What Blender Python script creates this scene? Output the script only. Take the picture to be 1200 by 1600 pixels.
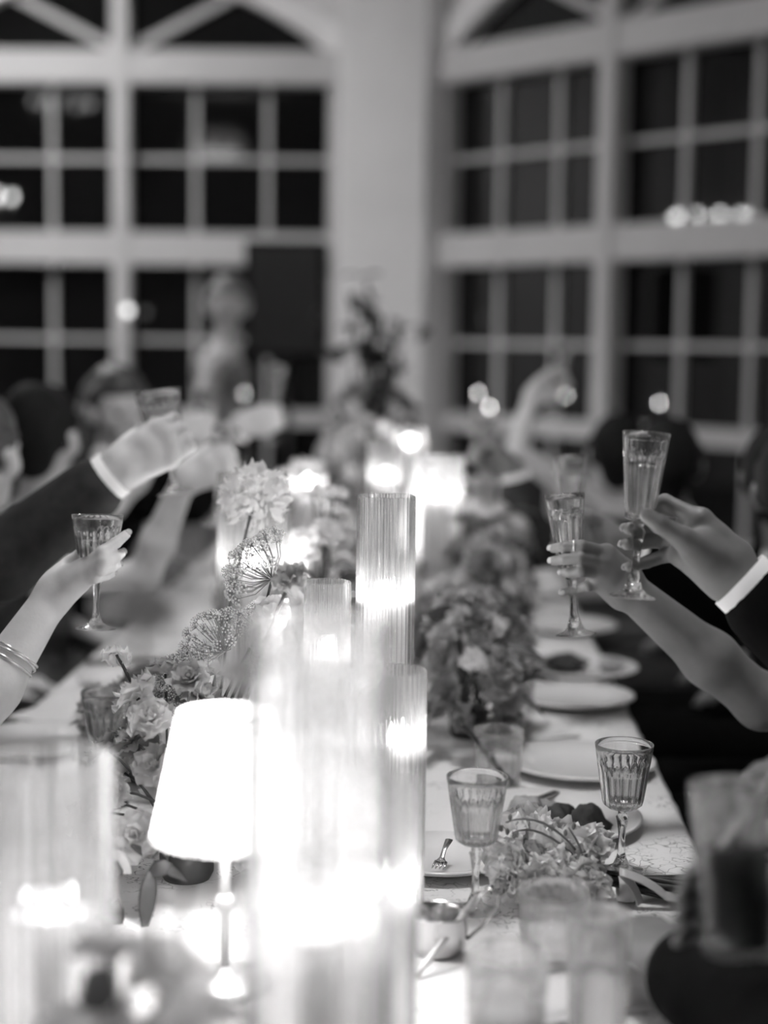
import bpy, math, random
import numpy as np
from mathutils import Vector, Matrix

# ------------------------------------------------------------------ camera, world, light, exposure
sc = bpy.context.scene
for o in list(bpy.data.objects):
    bpy.data.objects.remove(o)
col = sc.collection
FPX = 2500.0                                   # focal length in pixels of the 1200x1600 frame
CAM = Vector((0, 0, 1.45))
CROT = (Matrix.Rotation(math.radians(2.06), 4, 'Z') @ Matrix.Rotation(math.radians(90 - 6.05), 4, 'X')
        @ Matrix.Rotation(math.radians(0.7), 4, 'Z'))
cd = bpy.data.cameras.new('camera')
cam = bpy.data.objects.new('camera', cd)
col.objects.link(cam)
cam.matrix_world = Matrix.Translation(CAM) @ CROT
cd.sensor_fit = 'VERTICAL'
cd.sensor_height = 32.0
cd.sensor_width = 24.0
cd.lens = 50.0
cd.clip_start = 0.02
cd.dof.use_dof = True
cd.dof.focus_distance = 2.12
cd.dof.aperture_fstop = 1.4
sc.camera = cam

world = bpy.data.worlds.new('night')
sc.world = world
world.use_nodes = True
world.node_tree.nodes['Background'].inputs[0].default_value = (0.02, 0.0195, 0.02, 1)
world.node_tree.nodes['Background'].inputs[1].default_value = 0.2

sc.view_settings.view_transform = 'Standard'
sc.view_settings.look = 'None'
sc.view_settings.gamma = 1.0
sc.view_settings.use_curve_mapping = False
sc.view_settings.exposure = 0.0
cy = sc.cycles
cy.max_bounces = 11
cy.transmission_bounces = 11
cy.transparent_max_bounces = 20
cy.use_adaptive_sampling = True
cy.adaptive_threshold = 0.025
cy.diffuse_bounces = 3
cy.glossy_bounces = 5
cy.sample_clamp_indirect = 12.0
cy.sample_clamp_direct = 40.0
cy.blur_glossy = 0.6
cy.use_denoising = True

TABLE_Z = 0.75
BULB_E = 85.0        # radiance of the chandelier bulbs
FILL_W = 150.0          # base watts of the drum pendants added as fill light
LAMP_W = 8.0               # watts of the cordless table lamp
FLAME_E = 1150.0            # radiance of a candle flame


def P(px, py, d):
    """the point seen at pixel (px, py) of the 1200x1600 frame, d metres in front of the camera"""
    return CAM + (CROT @ Vector(((px - 600) / FPX * d, -(py - 800) / FPX * d, -d)))


def on_table(px, py, z=TABLE_Z):
    r = (P(px, py, 1.0) - CAM)
    return CAM + r * ((z - CAM.z) / r.z)


def V(*a):
    return Vector(a)


# ------------------------------------------------------------------ materials (the photograph is black and white)
def g3(g):
    return (min(1, g * 1.006), min(1, g * 0.998), min(1, g * 0.999), 1)


MATS = {}


def mat(name, g, rough=0.6, metal=0.0, spec=0.5, var=0.0, vscale=20.0, bump=0.0, bscale=60.0, trans=0.0, coat=0.0, g2=None, sheen=0.0):
    if name in MATS:
        return MATS[name]
    m = bpy.data.materials.new(name)
    m.use_nodes = True
    nt = m.node_tree
    b = nt.nodes['Principled BSDF']
    b.inputs['Base Color'].default_value = g3(g)
    b.inputs['Roughness'].default_value = rough
    b.inputs['Metallic'].default_value = metal
    b.inputs['Specular IOR Level'].default_value = spec
    b.inputs['Coat Weight'].default_value = coat
    b.inputs['Sheen Weight'].default_value = sheen
    if var > 0:
        tc = nt.nodes.new('ShaderNodeTexCoord')
        n = nt.nodes.new('ShaderNodeTexNoise')
        n.inputs['Scale'].default_value = vscale
        n.inputs['Detail'].default_value = 5
        r = nt.nodes.new('ShaderNodeValToRGB')
        lo, hi = g * (1 - var), min(1, g * (1 + var)) if g2 is None else g2
        r.color_ramp.elements[0].color = g3(lo)
        r.color_ramp.elements[0].position = 0.3
        r.color_ramp.elements[1].color = g3(hi)
        r.color_ramp.elements[1].position = 0.7
        nt.links.new(tc.outputs['Object'], n.inputs['Vector'])
        nt.links.new(n.outputs['Fac'], r.inputs['Fac'])
        nt.links.new(r.outputs['Color'], b.inputs['Base Color'])
    if bump > 0:
        tc2 = nt.nodes.new('ShaderNodeTexCoord')
        n2 = nt.nodes.new('ShaderNodeTexNoise')
        n2.inputs['Scale'].default_value = bscale
        n2.inputs['Detail'].default_value = 4
        bp = nt.nodes.new('ShaderNodeBump')
        bp.inputs['Strength'].default_value = bump
        bp.inputs['Distance'].default_value = 0.002
        nt.links.new(tc2.outputs['Object'], n2.inputs['Vector'])
        nt.links.new(n2.outputs['Fac'], bp.inputs['Height'])
        nt.links.new(bp.outputs['Normal'], b.inputs['Normal'])
    if trans > 0:                                   # thin things that let light through: petals, wax, lamp shade, cloth
        out = nt.nodes['Material Output']
        t = nt.nodes.new('ShaderNodeBsdfTranslucent')
        t.inputs['Color'].default_value = g3(g)
        mx = nt.nodes.new('ShaderNodeMixShader')
        mx.inputs[0].default_value = trans
        nt.links.new(b.outputs[0], mx.inputs[1])
        nt.links.new(t.outputs[0], mx.inputs[2])
        nt.links.new(mx.outputs[0], out.inputs[0])
        if var > 0:
            nt.links.new(r.outputs['Color'], t.inputs['Color'])
    MATS[name] = m
    return m


def glass_mat(name, clear=0.3, milk=0.0, rough=0.0, tint=1.0, ior=1.46):
    if name in MATS:
        return MATS[name]
    m = bpy.data.materials.new(name)
    m.use_nodes = True
    nt = m.node_tree
    nt.nodes.remove(nt.nodes['Principled BSDF'])
    out = nt.nodes['Material Output']
    gl = nt.nodes.new('ShaderNodeBsdfGlass')
    gl.inputs['Color'].default_value = (tint, tint, tint, 1)
    gl.inputs['Roughness'].default_value = rough
    gl.inputs['IOR'].default_value = ior
    tr = nt.nodes.new('ShaderNodeBsdfTransparent')
    tr.inputs['Color'].default_value = (tint, tint, tint, 1)
    mx = nt.nodes.new('ShaderNodeMixShader')
    mx.inputs[0].default_value = clear
    nt.links.new(gl.outputs[0], mx.inputs[1])
    nt.links.new(tr.outputs[0], mx.inputs[2])
    last = mx
    if milk > 0:
        df = nt.nodes.new('ShaderNodeBsdfTranslucent')
        df.inputs['Color'].default_value = g3(0.95)
        m2 = nt.nodes.new('ShaderNodeMixShader')
        m2.inputs[0].default_value = milk
        nt.links.new(mx.outputs[0], m2.inputs[1])
        nt.links.new(df.outputs[0], m2.inputs[2])
        last = m2
    nt.links.new(last.outputs[0], out.inputs[0])
    MATS[name] = m
    return m


def emit_mat(name, strength):
    if name in MATS:
        return MATS[name]
    m = bpy.data.materials.new(name)
    m.use_nodes = True
    nt = m.node_tree
    nt.nodes.remove(nt.nodes['Principled BSDF'])
    e = nt.nodes.new('ShaderNodeEmission')
    e.inputs[0].default_value = (1, 0.993, 0.99, 1)
    e.inputs[1].default_value = strength
    nt.links.new(e.outputs[0], nt.nodes['Material Output'].inputs[0])
    MATS[name] = m
    return m


def cloth_mat():
    m = bpy.data.materials.new('printed_linen')
    m.use_nodes = True
    nt = m.node_tree
    b = nt.nodes['Principled BSDF']
    b.inputs['Roughness'].default_value = 0.85
    b.inputs['Specular IOR Level'].default_value = 0.2
    tc = nt.nodes.new('ShaderNodeTexCoord')
    mp = nt.nodes.new('ShaderNodeMapping')
    nt.links.new(tc.outputs['Object'], mp.inputs['Vector'])

    def nz(scale, detail=2.0):
        n = nt.nodes.new('ShaderNodeTexNoise')
        n.inputs['Scale'].default_value = scale
        n.inputs['Detail'].default_value = detail
        nt.links.new(mp.outputs[0], n.inputs['Vector'])
        return n
    warp = nz(18)
    add = nt.nodes.new('ShaderNodeMixRGB')
    add.blend_type = 'ADD'
    add.inputs[0].default_value = 0.09
    nt.links.new(mp.outputs[0], add.inputs[1])
    nt.links.new(warp.outputs['Color'], add.inputs[2])
    vo = nt.nodes.new('ShaderNodeTexVoronoi')
    vo.feature = 'DISTANCE_TO_EDGE'
    vo.inputs['Scale'].default_value = 38
    nt.links.new(add.outputs[0], vo.inputs['Vector'])
    r1 = nt.nodes.new('ShaderNodeValToRGB')
    r1.color_ramp.elements[0].position = 0.0
    r1.color_ramp.elements[0].color = (1, 1, 1, 1)
    r1.color_ramp.elements[1].position = 0.055
    r1.color_ramp.elements[1].color = (0, 0, 0, 1)
    nt.links.new(vo.outputs['Distance'], r1.inputs['Fac'])
    wv = nt.nodes.new('ShaderNodeTexWave')
    wv.wave_type = 'RINGS'
    wv.inputs['Scale'].default_value = 9
    wv.inputs['Distortion'].default_value = 22
    wv.inputs['Detail'].default_value = 3
    wv.inputs['Detail Scale'].default_value = 3.0
    nt.links.new(mp.outputs[0], wv.inputs['Vector'])
    r2 = nt.nodes.new('ShaderNodeValToRGB')
    r2.color_ramp.elements[0].position = 0.0
    r2.color_ramp.elements[0].color = (1, 1, 1, 1)
    r2.color_ramp.elements[1].position = 0.10
    r2.color_ramp.elements[1].color = (0, 0, 0, 1)
    nt.links.new(wv.outputs['Fac'], r2.inputs['Fac'])
    mask = nz(9, 1)
    r3 = nt.nodes.new('ShaderNodeValToRGB')
    r3.color_ramp.elements[0].position = 0.50
    r3.color_ramp.elements[0].color = (0, 0, 0, 1)
    r3.color_ramp.elements[1].position = 0.56
    r3.color_ramp.elements[1].color = (1, 1, 1, 1)
    nt.links.new(mask.outputs['Fac'], r3.inputs['Fac'])
    mx = nt.nodes.new('ShaderNodeMixRGB')
    nt.links.new(r3.outputs[0], mx.inputs[0])
    nt.links.new(r1.outputs[0], mx.inputs[2])
    nt.links.new(r2.outputs[0], mx.inputs[1])
    mask2 = nz(14, 1)
    r4 = nt.nodes.new('ShaderNodeValToRGB')
    r4.color_ramp.elements[0].position = 0.44
    r4.color_ramp.elements[0].color = (0, 0, 0, 1)
    r4.color_ramp.elements[1].position = 0.58
    r4.color_ramp.elements[1].color = (1, 1, 1, 1)
    nt.links.new(mask2.outputs['Fac'], r4.inputs['Fac'])
    mu = nt.nodes.new('ShaderNodeMixRGB')
    mu.blend_type = 'MULTIPLY'
    mu.inputs[0].default_value = 1
    nt.links.new(mx.outputs[0], mu.inputs[1])
    nt.links.new(r4.outputs[0], mu.inputs[2])
    fin = nt.nodes.new('ShaderNodeMixRGB')
    fin.inputs[1].default_value = g3(0.78)
    fin.inputs[2].default_value = g3(0.30)
    nt.links.new(mu.outputs[0], fin.inputs[0])
    nt.links.new(fin.outputs[0], b.inputs['Base Color'])
    wn = nz(420, 2)
    bp = nt.nodes.new('ShaderNodeBump')
    bp.inputs['Strength'].default_value = 0.25
    bp.inputs['Distance'].default_value = 0.001
    nt.links.new(wn.outputs['Fac'], bp.inputs['Height'])
    nt.links.new(bp.outputs[0], b.inputs['Normal'])
    return m


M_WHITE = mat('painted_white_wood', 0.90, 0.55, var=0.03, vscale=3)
M_FRAME = mat('dimmed_window_frame', 0.58, 0.55, var=0.03, vscale=3)  # darker than the pillar: weaker light on the frames put into the colour
M_WALL = mat('white_plaster', 0.76, 0.8, var=0.04, vscale=2, bump=0.1)
M_FLOOR = mat('dark_timber_floor', 0.06, 0.45, var=0.4, vscale=6)
M_PANE = mat('night_window_glass', 0.004, 0.03, spec=0.5)
M_GLASS = glass_mat('crystal', clear=0.08)
M_HURR = glass_mat('ribbed_glass', clear=0.62, milk=0.014)
M_TUMBLER = glass_mat('pressed_glass', clear=0.5, milk=0.03)
M_WINE = glass_mat('pale_wine', clear=0.15, tint=0.99, ior=1.34)
M_DARKDRINK = glass_mat('dark_drink', clear=0.3, tint=0.16, ior=1.34)
M_MILKDRINK = mat('pale_frothy_drink', 0.85, 0.5, trans=0.4)
M_WAX = mat('candle_wax', 0.93, 0.5, trans=0.5)
M_WICK = mat('wick', 0.02, 0.9)
M_FLAME = emit_mat('flame', FLAME_E)
M_BULB = emit_mat('bulb', BULB_E)
M_BULB_DIM = emit_mat('dim_bulb', BULB_E * 0.25)
M_SHADE = mat('lamp_shade_linen', 0.93, 0.8, trans=0.55)
M_GLOWSHADE = mat('glowing_lamp_shade', 0.93, 0.8, trans=0.30)
_b = M_GLOWSHADE.node_tree.nodes['Principled BSDF']
_b.inputs['Emission Color'].default_value = (1, 0.993, 0.99, 1)
_b.inputs['Emission Strength'].default_value = 4.2
M_STEEL = mat('polished_steel', 0.62, 0.22, metal=1.0)
M_DARKMETAL = mat('dark_metal', 0.06, 0.35, metal=0.8)
M_PALEMETAL = mat('pale_metal', 0.7, 0.35, metal=0.5)
M_PORC = mat('porcelain', 0.82, 0.18, coat=0.3)
M_PORC_LINE = mat('plate_rim_line', 0.35, 0.4)
M_CLOTH = cloth_mat()
M_NAPKIN = mat('napkin_linen', 0.72, 0.9, bump=0.3, bscale=200)
M_SKIN_L = mat('fair_skin', 0.60, 0.48, var=0.07, vscale=30, bump=0.10, bscale=240, spec=0.4)
M_SKIN_D = mat('shaded_tan_skin', 0.19, 0.48, var=0.09, vscale=30, bump=0.10, bscale=240, spec=0.4)  # tan, with the shade on the right-hand people put into the colour
M_SKIN_M = mat('shaded_light_tan_skin', 0.21, 0.48, var=0.09, vscale=30, bump=0.10, bscale=240, spec=0.4)  # lowered too, so the shade on the hands sits in the colour
M_NAIL = mat('finger_nail', 0.46, 0.2, coat=0.5)
M_SUIT = mat('black_wool_suit', 0.004, 0.9, var=0.3, vscale=40, spec=0.05)
M_SUIT2 = mat('charcoal_wool_suit', 0.028, 0.85, var=0.25, vscale=40, spec=0.2)
M_SHIRT = mat('white_shirt_cotton', 0.85, 0.8)
M_DRESS_D = mat('dark_silk_dress', 0.03, 0.5, var=0.3, vscale=10)
M_DRESS_L = mat('pale_silk_dress', 0.28, 0.6, var=0.15, vscale=10)
M_HAIR_D = mat('dark_hair', 0.007, 0.75, spec=0.2, var=0.4, vscale=60)
M_HAIR_B = mat('brown_hair', 0.06, 0.5, var=0.4, vscale=60)
M_HAIR_F = mat('fair_hair', 0.22, 0.5, var=0.3, vscale=60)
M_EYE = mat('eye', 0.05, 0.15)
M_LIP = mat('lips', 0.2, 0.5)
M_PEARL = mat('pearl_bangle', 0.85, 0.12, metal=0.6)
M_CHAIR = mat('dark_stained_wood', 0.018, 0.5, var=0.3, vscale=15)
M_STEMGREEN = mat('green_stem', 0.06, 0.55, var=0.25, vscale=40)
M_LEAF = mat('green_leaf', 0.10, 0.5, var=0.35, vscale=25, trans=0.25)
M_STALK = mat('pale_stalk', 0.20, 0.6, var=0.2, vscale=40)
M_LEAF_DARK = mat('dark_leaf', 0.035, 0.45, var=0.35, vscale=25, trans=0.15)
M_PET_W = mat('white_petal', 0.86, 0.7, var=0.05, vscale=50, trans=0.48)
M_PET_B = mat('bouquet_petal', 0.88, 0.7, var=0.05, vscale=50, trans=0.18)
M_PET_G = mat('mauve_petal', 0.52, 0.7, var=0.18, vscale=50, trans=0.42)
M_PET_D = mat('deep_petal', 0.28, 0.7, var=0.2, vscale=50, trans=0.3)
M_UMBEL = mat('umbel_floret', 0.85, 0.8, var=0.1, vscale=80, trans=0.3)
M_BLACK = mat('black_speaker_cloth', 0.006, 0.9)
M_FOOD_D = mat('roasted_meat', 0.03, 0.6, var=0.5, vscale=80, bump=0.8, bscale=120)
M_FOOD_L = mat('potato', 0.35, 0.5, var=0.2, vscale=60, bump=0.4, bscale=80)
M_RIBBON = mat('satin_ribbon', 0.62, 0.4, trans=0.2)


# ------------------------------------------------------------------ mesh helpers
def new_mesh(name, verts, faces, m=None, smooth=True):
    me = bpy.data.meshes.new(name)
    me.from_pydata([tuple(v) for v in verts], [], faces)
    if smooth:
        me.polygons.foreach_set('use_smooth', [True] * len(me.polygons))
    if m:
        me.materials.append(m)
    me.update()
    return me


def obj(name, data, parent=None, loc=(0, 0, 0), rot=None, scale=None):
    o = bpy.data.objects.new(name, data)
    col.objects.link(o)
    o.parent = parent
    o.location = loc
    if rot is not None:
        o.rotation_mode = 'QUATERNION'
        o.rotation_quaternion = rot if not isinstance(rot, tuple) else Matrix.Rotation(rot[2], 4, 'Z').to_quaternion()
    if scale is not None:
        o.scale = (scale,) * 3 if isinstance(scale, (int, float)) else scale
    return o


def tag(o, label, cat, group=None):
    o['label'] = label
    o['category'] = cat
    if group:
        o['group'] = group
    return o


def thing(name, label, cat, loc=(0, 0, 0), group=None, rot=None):
    o = obj(name, None, None, loc, rot)
    o.empty_display_size = 0.05
    return tag(o, label, cat, group)


def lathe(prof, seg=48, rfun=None, close=False):
    """prof: list of (r, z); rfun(theta, r, z, i) -> r"""
    vs, fs, rings = [], [], []
    for i, (r, z) in enumerate(prof):
        if r < 1e-6:
            rings.append([len(vs)])
            vs.append((0, 0, z))
        else:
            ring = []
            for k in range(seg):
                a = 2 * math.pi * k / seg
                rr = rfun(a, r, z, i) if rfun else r
                ring.append(len(vs))
                vs.append((rr * math.cos(a), rr * math.sin(a), z))
            rings.append(ring)
    for a, b in zip(rings[:-1], rings[1:]):
        if len(a) == 1 and len(b) == 1:
            continue
        for k in range(seg):
            k2 = (k + 1) % seg
            if len(a) == 1:
                fs.append((a[0], b[k2], b[k]))
            elif len(b) == 1:
                fs.append((a[k], a[k2], b[0]))
            else:
                fs.append((a[k], a[k2], b[k2], b[k]))
    if close:
        a, b = rings[-1], rings[0]
        for k in range(seg):
            k2 = (k + 1) % seg
            fs.append((a[k], a[k2], b[k2], b[k]))
    return vs, fs


def tube(pts, rad, seg=10, flat=None, cap=True):
    """a round bar through pts; flat = (thin_axis Vector, factor) squashes it"""
    pts = [Vector(p) for p in pts]
    n = len(pts)
    if not isinstance(rad, (list, tuple)):
        rad = [rad] * n
    vs, fs = [], []
    up = None
    for i, p in enumerate(pts):
        t = (pts[min(i + 1, n - 1)] - pts[max(i - 1, 0)]).normalized()
        if up is None:
            up = t.orthogonal().normalized()
            if flat:
                up = (flat[0] - t * flat[0].dot(t)).normalized()
        else:
            up = (up - t * up.dot(t)).normalized()
        side = t.cross(up)
        for k in range(seg):
            a = 2 * math.pi * k / seg
            f = flat[1] if flat else 1.0
            vs.append(p + up * (math.cos(a) * rad[i] * f) + side * (math.sin(a) * rad[i]))
    for i in range(n - 1):
        for k in range(seg):
            k2 = (k + 1) % seg
            fs.append((i * seg + k, i * seg + k2, (i + 1) * seg + k2, (i + 1) * seg + k))
    if cap:
        fs.append(tuple(range(seg - 1, -1, -1)))
        fs.append(tuple(range((n - 1) * seg, n * seg)))
    return vs, fs


def box(c, s):
    x, y, z = s[0] / 2, s[1] / 2, s[2] / 2
    vs = [(c[0] + a * x, c[1] + b * y, c[2] + d * z) for a in (-1, 1) for b in (-1, 1) for d in (-1, 1)]
    fs = [(0, 1, 3, 2), (4, 6, 7, 5), (0, 4, 5, 1), (2, 3, 7, 6), (0, 2, 6, 4), (1, 5, 7, 3)]
    return vs, fs


def prism(poly, z0, z1):
    n = len(poly)
    vs = [(x, y, z0) for x, y in poly] + [(x, y, z1) for x, y in poly]
    fs = [tuple(range(n - 1, -1, -1)), tuple(range(n, 2 * n))]
    fs += [(i, (i + 1) % n, n + (i + 1) % n, n + i) for i in range(n)]
    return vs, fs


def join(*parts):
    vs, fs = [], []
    for v, f in parts:
        o = len(vs)
        vs += list(v)
        fs += [tuple(i + o for i in q) for q in f]
    return vs, fs


def xform(part, mtx):
    return [mtx @ Vector(v) for v in part[0]], part[1]


def bez(a, b, c, n=10):
    a, b, c = Vector(a), Vector(b), Vector(c)
    return [a * (1 - t) ** 2 + b * 2 * t * (1 - t) + c * t * t for t in [i / (n - 1) for i in range(n)]]


def ellipsoid(c, r, seg=14, rings=8, mtx=None):
    prof = [(math.sin(math.pi * i / rings), -math.cos(math.pi * i / rings)) for i in range(rings + 1)]
    prof[0] = (0, -1)
    prof[-1] = (0, 1)
    v, f = lathe(prof, seg)
    out = []
    for p in v:
        q = Vector((p[0] * r[0], p[1] * r[1], p[2] * r[2]))
        if mtx:
            q = mtx @ q
        out.append(q + Vector(c))
    return out, f


def quat_z(axis):
    return Vector((0, 0, 1)).rotation_difference(Vector(axis).normalized())

# ------------------------------------------------------------------ the hall
def struct(name, part, m, smooth=False, parent=None):
    o = obj(name, new_mesh(name, part[0], part[1], m, smooth), parent)
    if parent is None:
        o['kind'] = 'structure'
    return o


CEIL = 4.7
struct('floor', box((-1.5, 1.5, -0.05), (14, 20, 0.1)), M_FLOOR)
struct('ceiling', box((-1.5, 1.5, CEIL + 0.05), (14, 20, 0.1)), M_WALL)
# the bay: one wall square to the table, one turned 45 degrees on its right, plain walls round the rest
HALF, R_ARCH, Z_SPR = 1.34, 2.016, 3.20
ZC = Z_SPR - math.sqrt(R_ARCH ** 2 - HALF ** 2)


def arch_z(s, extra=0.0):
    return ZC + math.sqrt(max(0.0, (R_ARCH + extra) ** 2 - s * s))


Z_SILL = 0.36


def window_wall(name, x0, x1):
    """wall in local coordinates: x along the wall from the window's middle, y outwards"""
    T = 0.22
    parts = [box(((x0 - HALF) / 2, T / 2, CEIL / 2), (-HALF - x0, T, CEIL)),
             box(((x1 + HALF) / 2, T / 2, CEIL / 2), (x1 - HALF, T, CEIL)),
             box((0, T / 2, Z_SILL / 2), (2 * HALF, T, Z_SILL))]
    n = 24
    ss = [-HALF + 2 * HALF * i / n for i in range(n + 1)]
    vs, fs = [], []
    for s in ss:
        z = arch_z(s)
        vs += [(s, 0, z), (s, 0, CEIL), (s, T, z), (s, T, CEIL)]
    for i in range(n):
        a, b = 4 * i, 4 * i + 4
        fs += [(a, b, b + 1, a + 1), (a + 2, a + 3, b + 3, b + 2), (a, a + 2, b + 2, b)]
    parts.append((vs, fs))
    return struct(name, join(*parts), M_WALL)


def make_window(name, origin, rz):
    w = obj(name, None, None, origin, (0, 0, rz))
    w['kind'] = 'structure'
    w['label'] = 'tall white window of small panes under a flat arch, dark night outside'

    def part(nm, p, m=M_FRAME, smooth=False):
        return obj(nm, new_mesh(nm, p[0], p[1], m, smooth), w)
    for s in (-1, 1):
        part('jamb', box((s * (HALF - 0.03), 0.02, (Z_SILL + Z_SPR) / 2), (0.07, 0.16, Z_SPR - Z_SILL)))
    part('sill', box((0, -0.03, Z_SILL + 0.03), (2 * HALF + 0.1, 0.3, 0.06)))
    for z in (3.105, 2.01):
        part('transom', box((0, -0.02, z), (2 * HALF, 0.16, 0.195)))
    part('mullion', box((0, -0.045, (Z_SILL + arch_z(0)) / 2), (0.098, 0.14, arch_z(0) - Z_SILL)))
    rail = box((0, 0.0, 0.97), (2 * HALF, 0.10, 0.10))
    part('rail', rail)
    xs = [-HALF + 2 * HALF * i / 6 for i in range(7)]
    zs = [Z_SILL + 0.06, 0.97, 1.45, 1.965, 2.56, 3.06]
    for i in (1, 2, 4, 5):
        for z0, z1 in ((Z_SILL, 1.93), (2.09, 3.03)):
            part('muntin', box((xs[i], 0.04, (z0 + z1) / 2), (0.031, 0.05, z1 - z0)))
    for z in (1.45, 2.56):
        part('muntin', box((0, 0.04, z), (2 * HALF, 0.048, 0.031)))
    pane_mesh = {}
    for i in range(6):
        for j in range(5):
            sx, sz = xs[1] - xs[0], zs[j + 1] - zs[j]
            key = round(sz, 3)
            if key not in pane_mesh:
                p = box((0, 0, 0), (sx, 0.008, sz))
                pane_mesh[key] = new_mesh('pane', p[0], p[1], M_PANE, False)
            obj('pane', pane_mesh[key], w, ((xs[i] + xs[i + 1]) / 2, 0.06, (zs[j] + zs[j + 1]) / 2))
    # fan light above the upper transom
    hub = V(0, 0, 3.2)
    for a in (27, 153):
        d = V(math.cos(math.radians(a)), 0, math.sin(math.radians(a)))
        L = 0.3
        while L < 3 and (hub + d * L).z < arch_z((hub + d * L).x):
            L += 0.01
        mm = Matrix.Translation(hub + d * L / 2 + V(0, 0.04, 0)) @ Matrix.Rotation(-math.radians(a), 4, 'Y')
        part('muntin', xform(box((0, 0, 0), (L, 0.05, 0.05)), mm))
    cuts = [0, 27, 90, 153, 180]
    for a0, a1 in zip(cuts[:-1], cuts[1:]):
        pts = [(0, 3.2)]
        for k in range(9):
            a = math.radians(a0 + (a1 - a0) * k / 8)
            L = 0.05
            while L < HALF / max(1e-3, abs(math.cos(a))) and 3.2 + L * math.sin(a) < arch_z(min(HALF, abs(L * math.cos(a)))):
                L += 0.01
            pts.append((L * math.cos(a), 3.2 + L * math.sin(a)))
        n = len(pts)
        vs = [(x, 0.056, z) for x, z in pts] + [(x, 0.064, z) for x, z in pts]
        fs = [tuple(range(n)), tuple(range(2 * n - 1, n - 1, -1))] + [(i, n + i, n + (i + 1) % n, (i + 1) % n) for i in range(n)]
        part('pane', (vs, fs), M_PANE)
    # moulded arch trim
    vs, fs = [], []
    n = 28
    for i in range(n + 1):
        t = -1 + 2 * i / n
        ang = t * math.asin((HALF) / R_ARCH)
        for r, y in ((R_ARCH - 0.05, -0.06), (R_ARCH + 0.11, -0.06), (R_ARCH + 0.11, 0.1), (R_ARCH - 0.05, 0.1)):
            vs.append((r * math.sin(ang), y, ZC + r * math.cos(ang)))
    for i in range(n):
        for k in range(4):
            a, b = 4 * i + k, 4 * i + (k + 1) % 4
            fs.append((a, b, b + 4, a + 4))
    part('arch_trim', (vs, fs), M_WHITE)
    return w


wl = window_wall('wall_front', -2.1, 1.96)
wl.location = (-2.0, 10, 0)
S45 = V(math.sqrt(.5), -math.sqrt(.5), 0)
ORIG_R = V(-0.04, 10, 0) + S45 * 1.384
wr = window_wall('wall_front_right', -1.384, 3.9)
wr.location = ORIG_R
wr.rotation_euler = (0, 0, -math.pi / 4)
make_window('window_1', (-2.0, 10, 0), 0)
make_window('window_2', ORIG_R, -math.pi / 4)
struct('pillar', prism([(-0.66, 10.1), (-0.66, 9.82), (-0.13, 9.80), (0.02, 9.97), (0.1, 10.1)], 0, CEIL), M_WHITE)


def wall_between(name, a, b):
    a, b = V(*a, 0), V(*b, 0)
    d = (b - a).normalized()
    nrm = V(d.y, -d.x, 0) * 0.1
    return struct(name, prism([(a.x, a.y), (b.x, b.y), (b.x + nrm.x, b.y + nrm.y), (a.x + nrm.x, a.y + nrm.y)], 0, CEIL), M_WALL)


E_R = ORIG_R + S45 * 3.9
wall_between('wall_left_bay', (-7.0, 7.1), (-4.1, 10.0))
wall_between('wall_left', (-7.0, -7.5), (-7.0, 7.1))
wall_between('wall_right', (E_R.x, E_R.y), (E_R.x, -7.5))
wall_between('wall_back', (E_R.x, -7.5), (-7.0, -7.5))


# hanging lamps out of view: mirrored ones, and pendants added as fill
def pendant(loc, label, watts):
    t = thing('drum_pendant', label, 'pendant lamp', (loc[0], loc[1], CEIL), 'drum pendants of the hall')
    dz = loc[2] - CEIL
    v, f = tube([(0, 0, 0), (0, 0, dz + 0.16)], 0.008, 8)
    obj('cord', new_mesh('cord', v, f, M_DARKMETAL), t)
    v, f = lathe([(0.34, dz - 0.14), (0.35, dz + 0.14), (0.345, dz + 0.14), (0.335, dz - 0.14)], 48, close=True)
    obj('shade', new_mesh('shade', v, f, M_SHADE), t)
    v, f = lathe([(0, dz - 0.13), (0.33, dz - 0.13), (0.33, dz - 0.12), (0, dz - 0.12)], 48)
    obj('diffuser', new_mesh('diffuser', v, f, emit_mat('pendant_diffuser_%d' % watts, watts / (math.pi * 0.342))), t)
    return t


def chandelier(loc, label, n=10, bulb=M_BULB):
    t = thing('chandelier', label, 'chandelier', (loc[0], loc[1], CEIL), 'candle chandeliers of the hall')
    dz = loc[2] - CEIL
    v, f = tube([(0, 0, 0), (0, 0, dz + 0.1)], 0.01, 8)
    obj('chain', new_mesh('chain', v, f, M_DARKMETAL), t)
    v, f = lathe([(0, dz - 0.14), (0.03, dz - 0.12), (0.05, dz - 0.04), (0.02, dz + 0.04), (0.035, dz + 0.1), (0, dz + 0.12)], 20)
    obj('hub', new_mesh('hub', v, f, M_PALEMETAL), t)
    for k in range(n):
        a = 2 * math.pi * k / n
        d = V(math.cos(a), math.sin(a), 0)
        c = V(0, 0, dz)
        v, f = tube(bez(c + d * 0.03, c + d * 0.2 - V(0, 0, 0.16), c + d * 0.32 - V(0, 0, 0.02), 9), 0.007, 6)
        arm = obj('arm', new_mesh('arm', v, f, M_PALEMETAL), t)
        v, f = tube([c + d * 0.32 - V(0, 0, 0.03), c + d * 0.32 + V(0, 0, 0.05)], 0.011, 8)
        obj('candle_sleeve', new_mesh('candle_sleeve', v, f, M_WHITE), arm)
        v, f = ellipsoid(c + d * 0.32 + V(0, 0, 0.075), (0.02, 0.02, 0.03), 10, 6)
        obj('bulb', new_mesh('bulb', v, f, bulb), arm)
    return t


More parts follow.
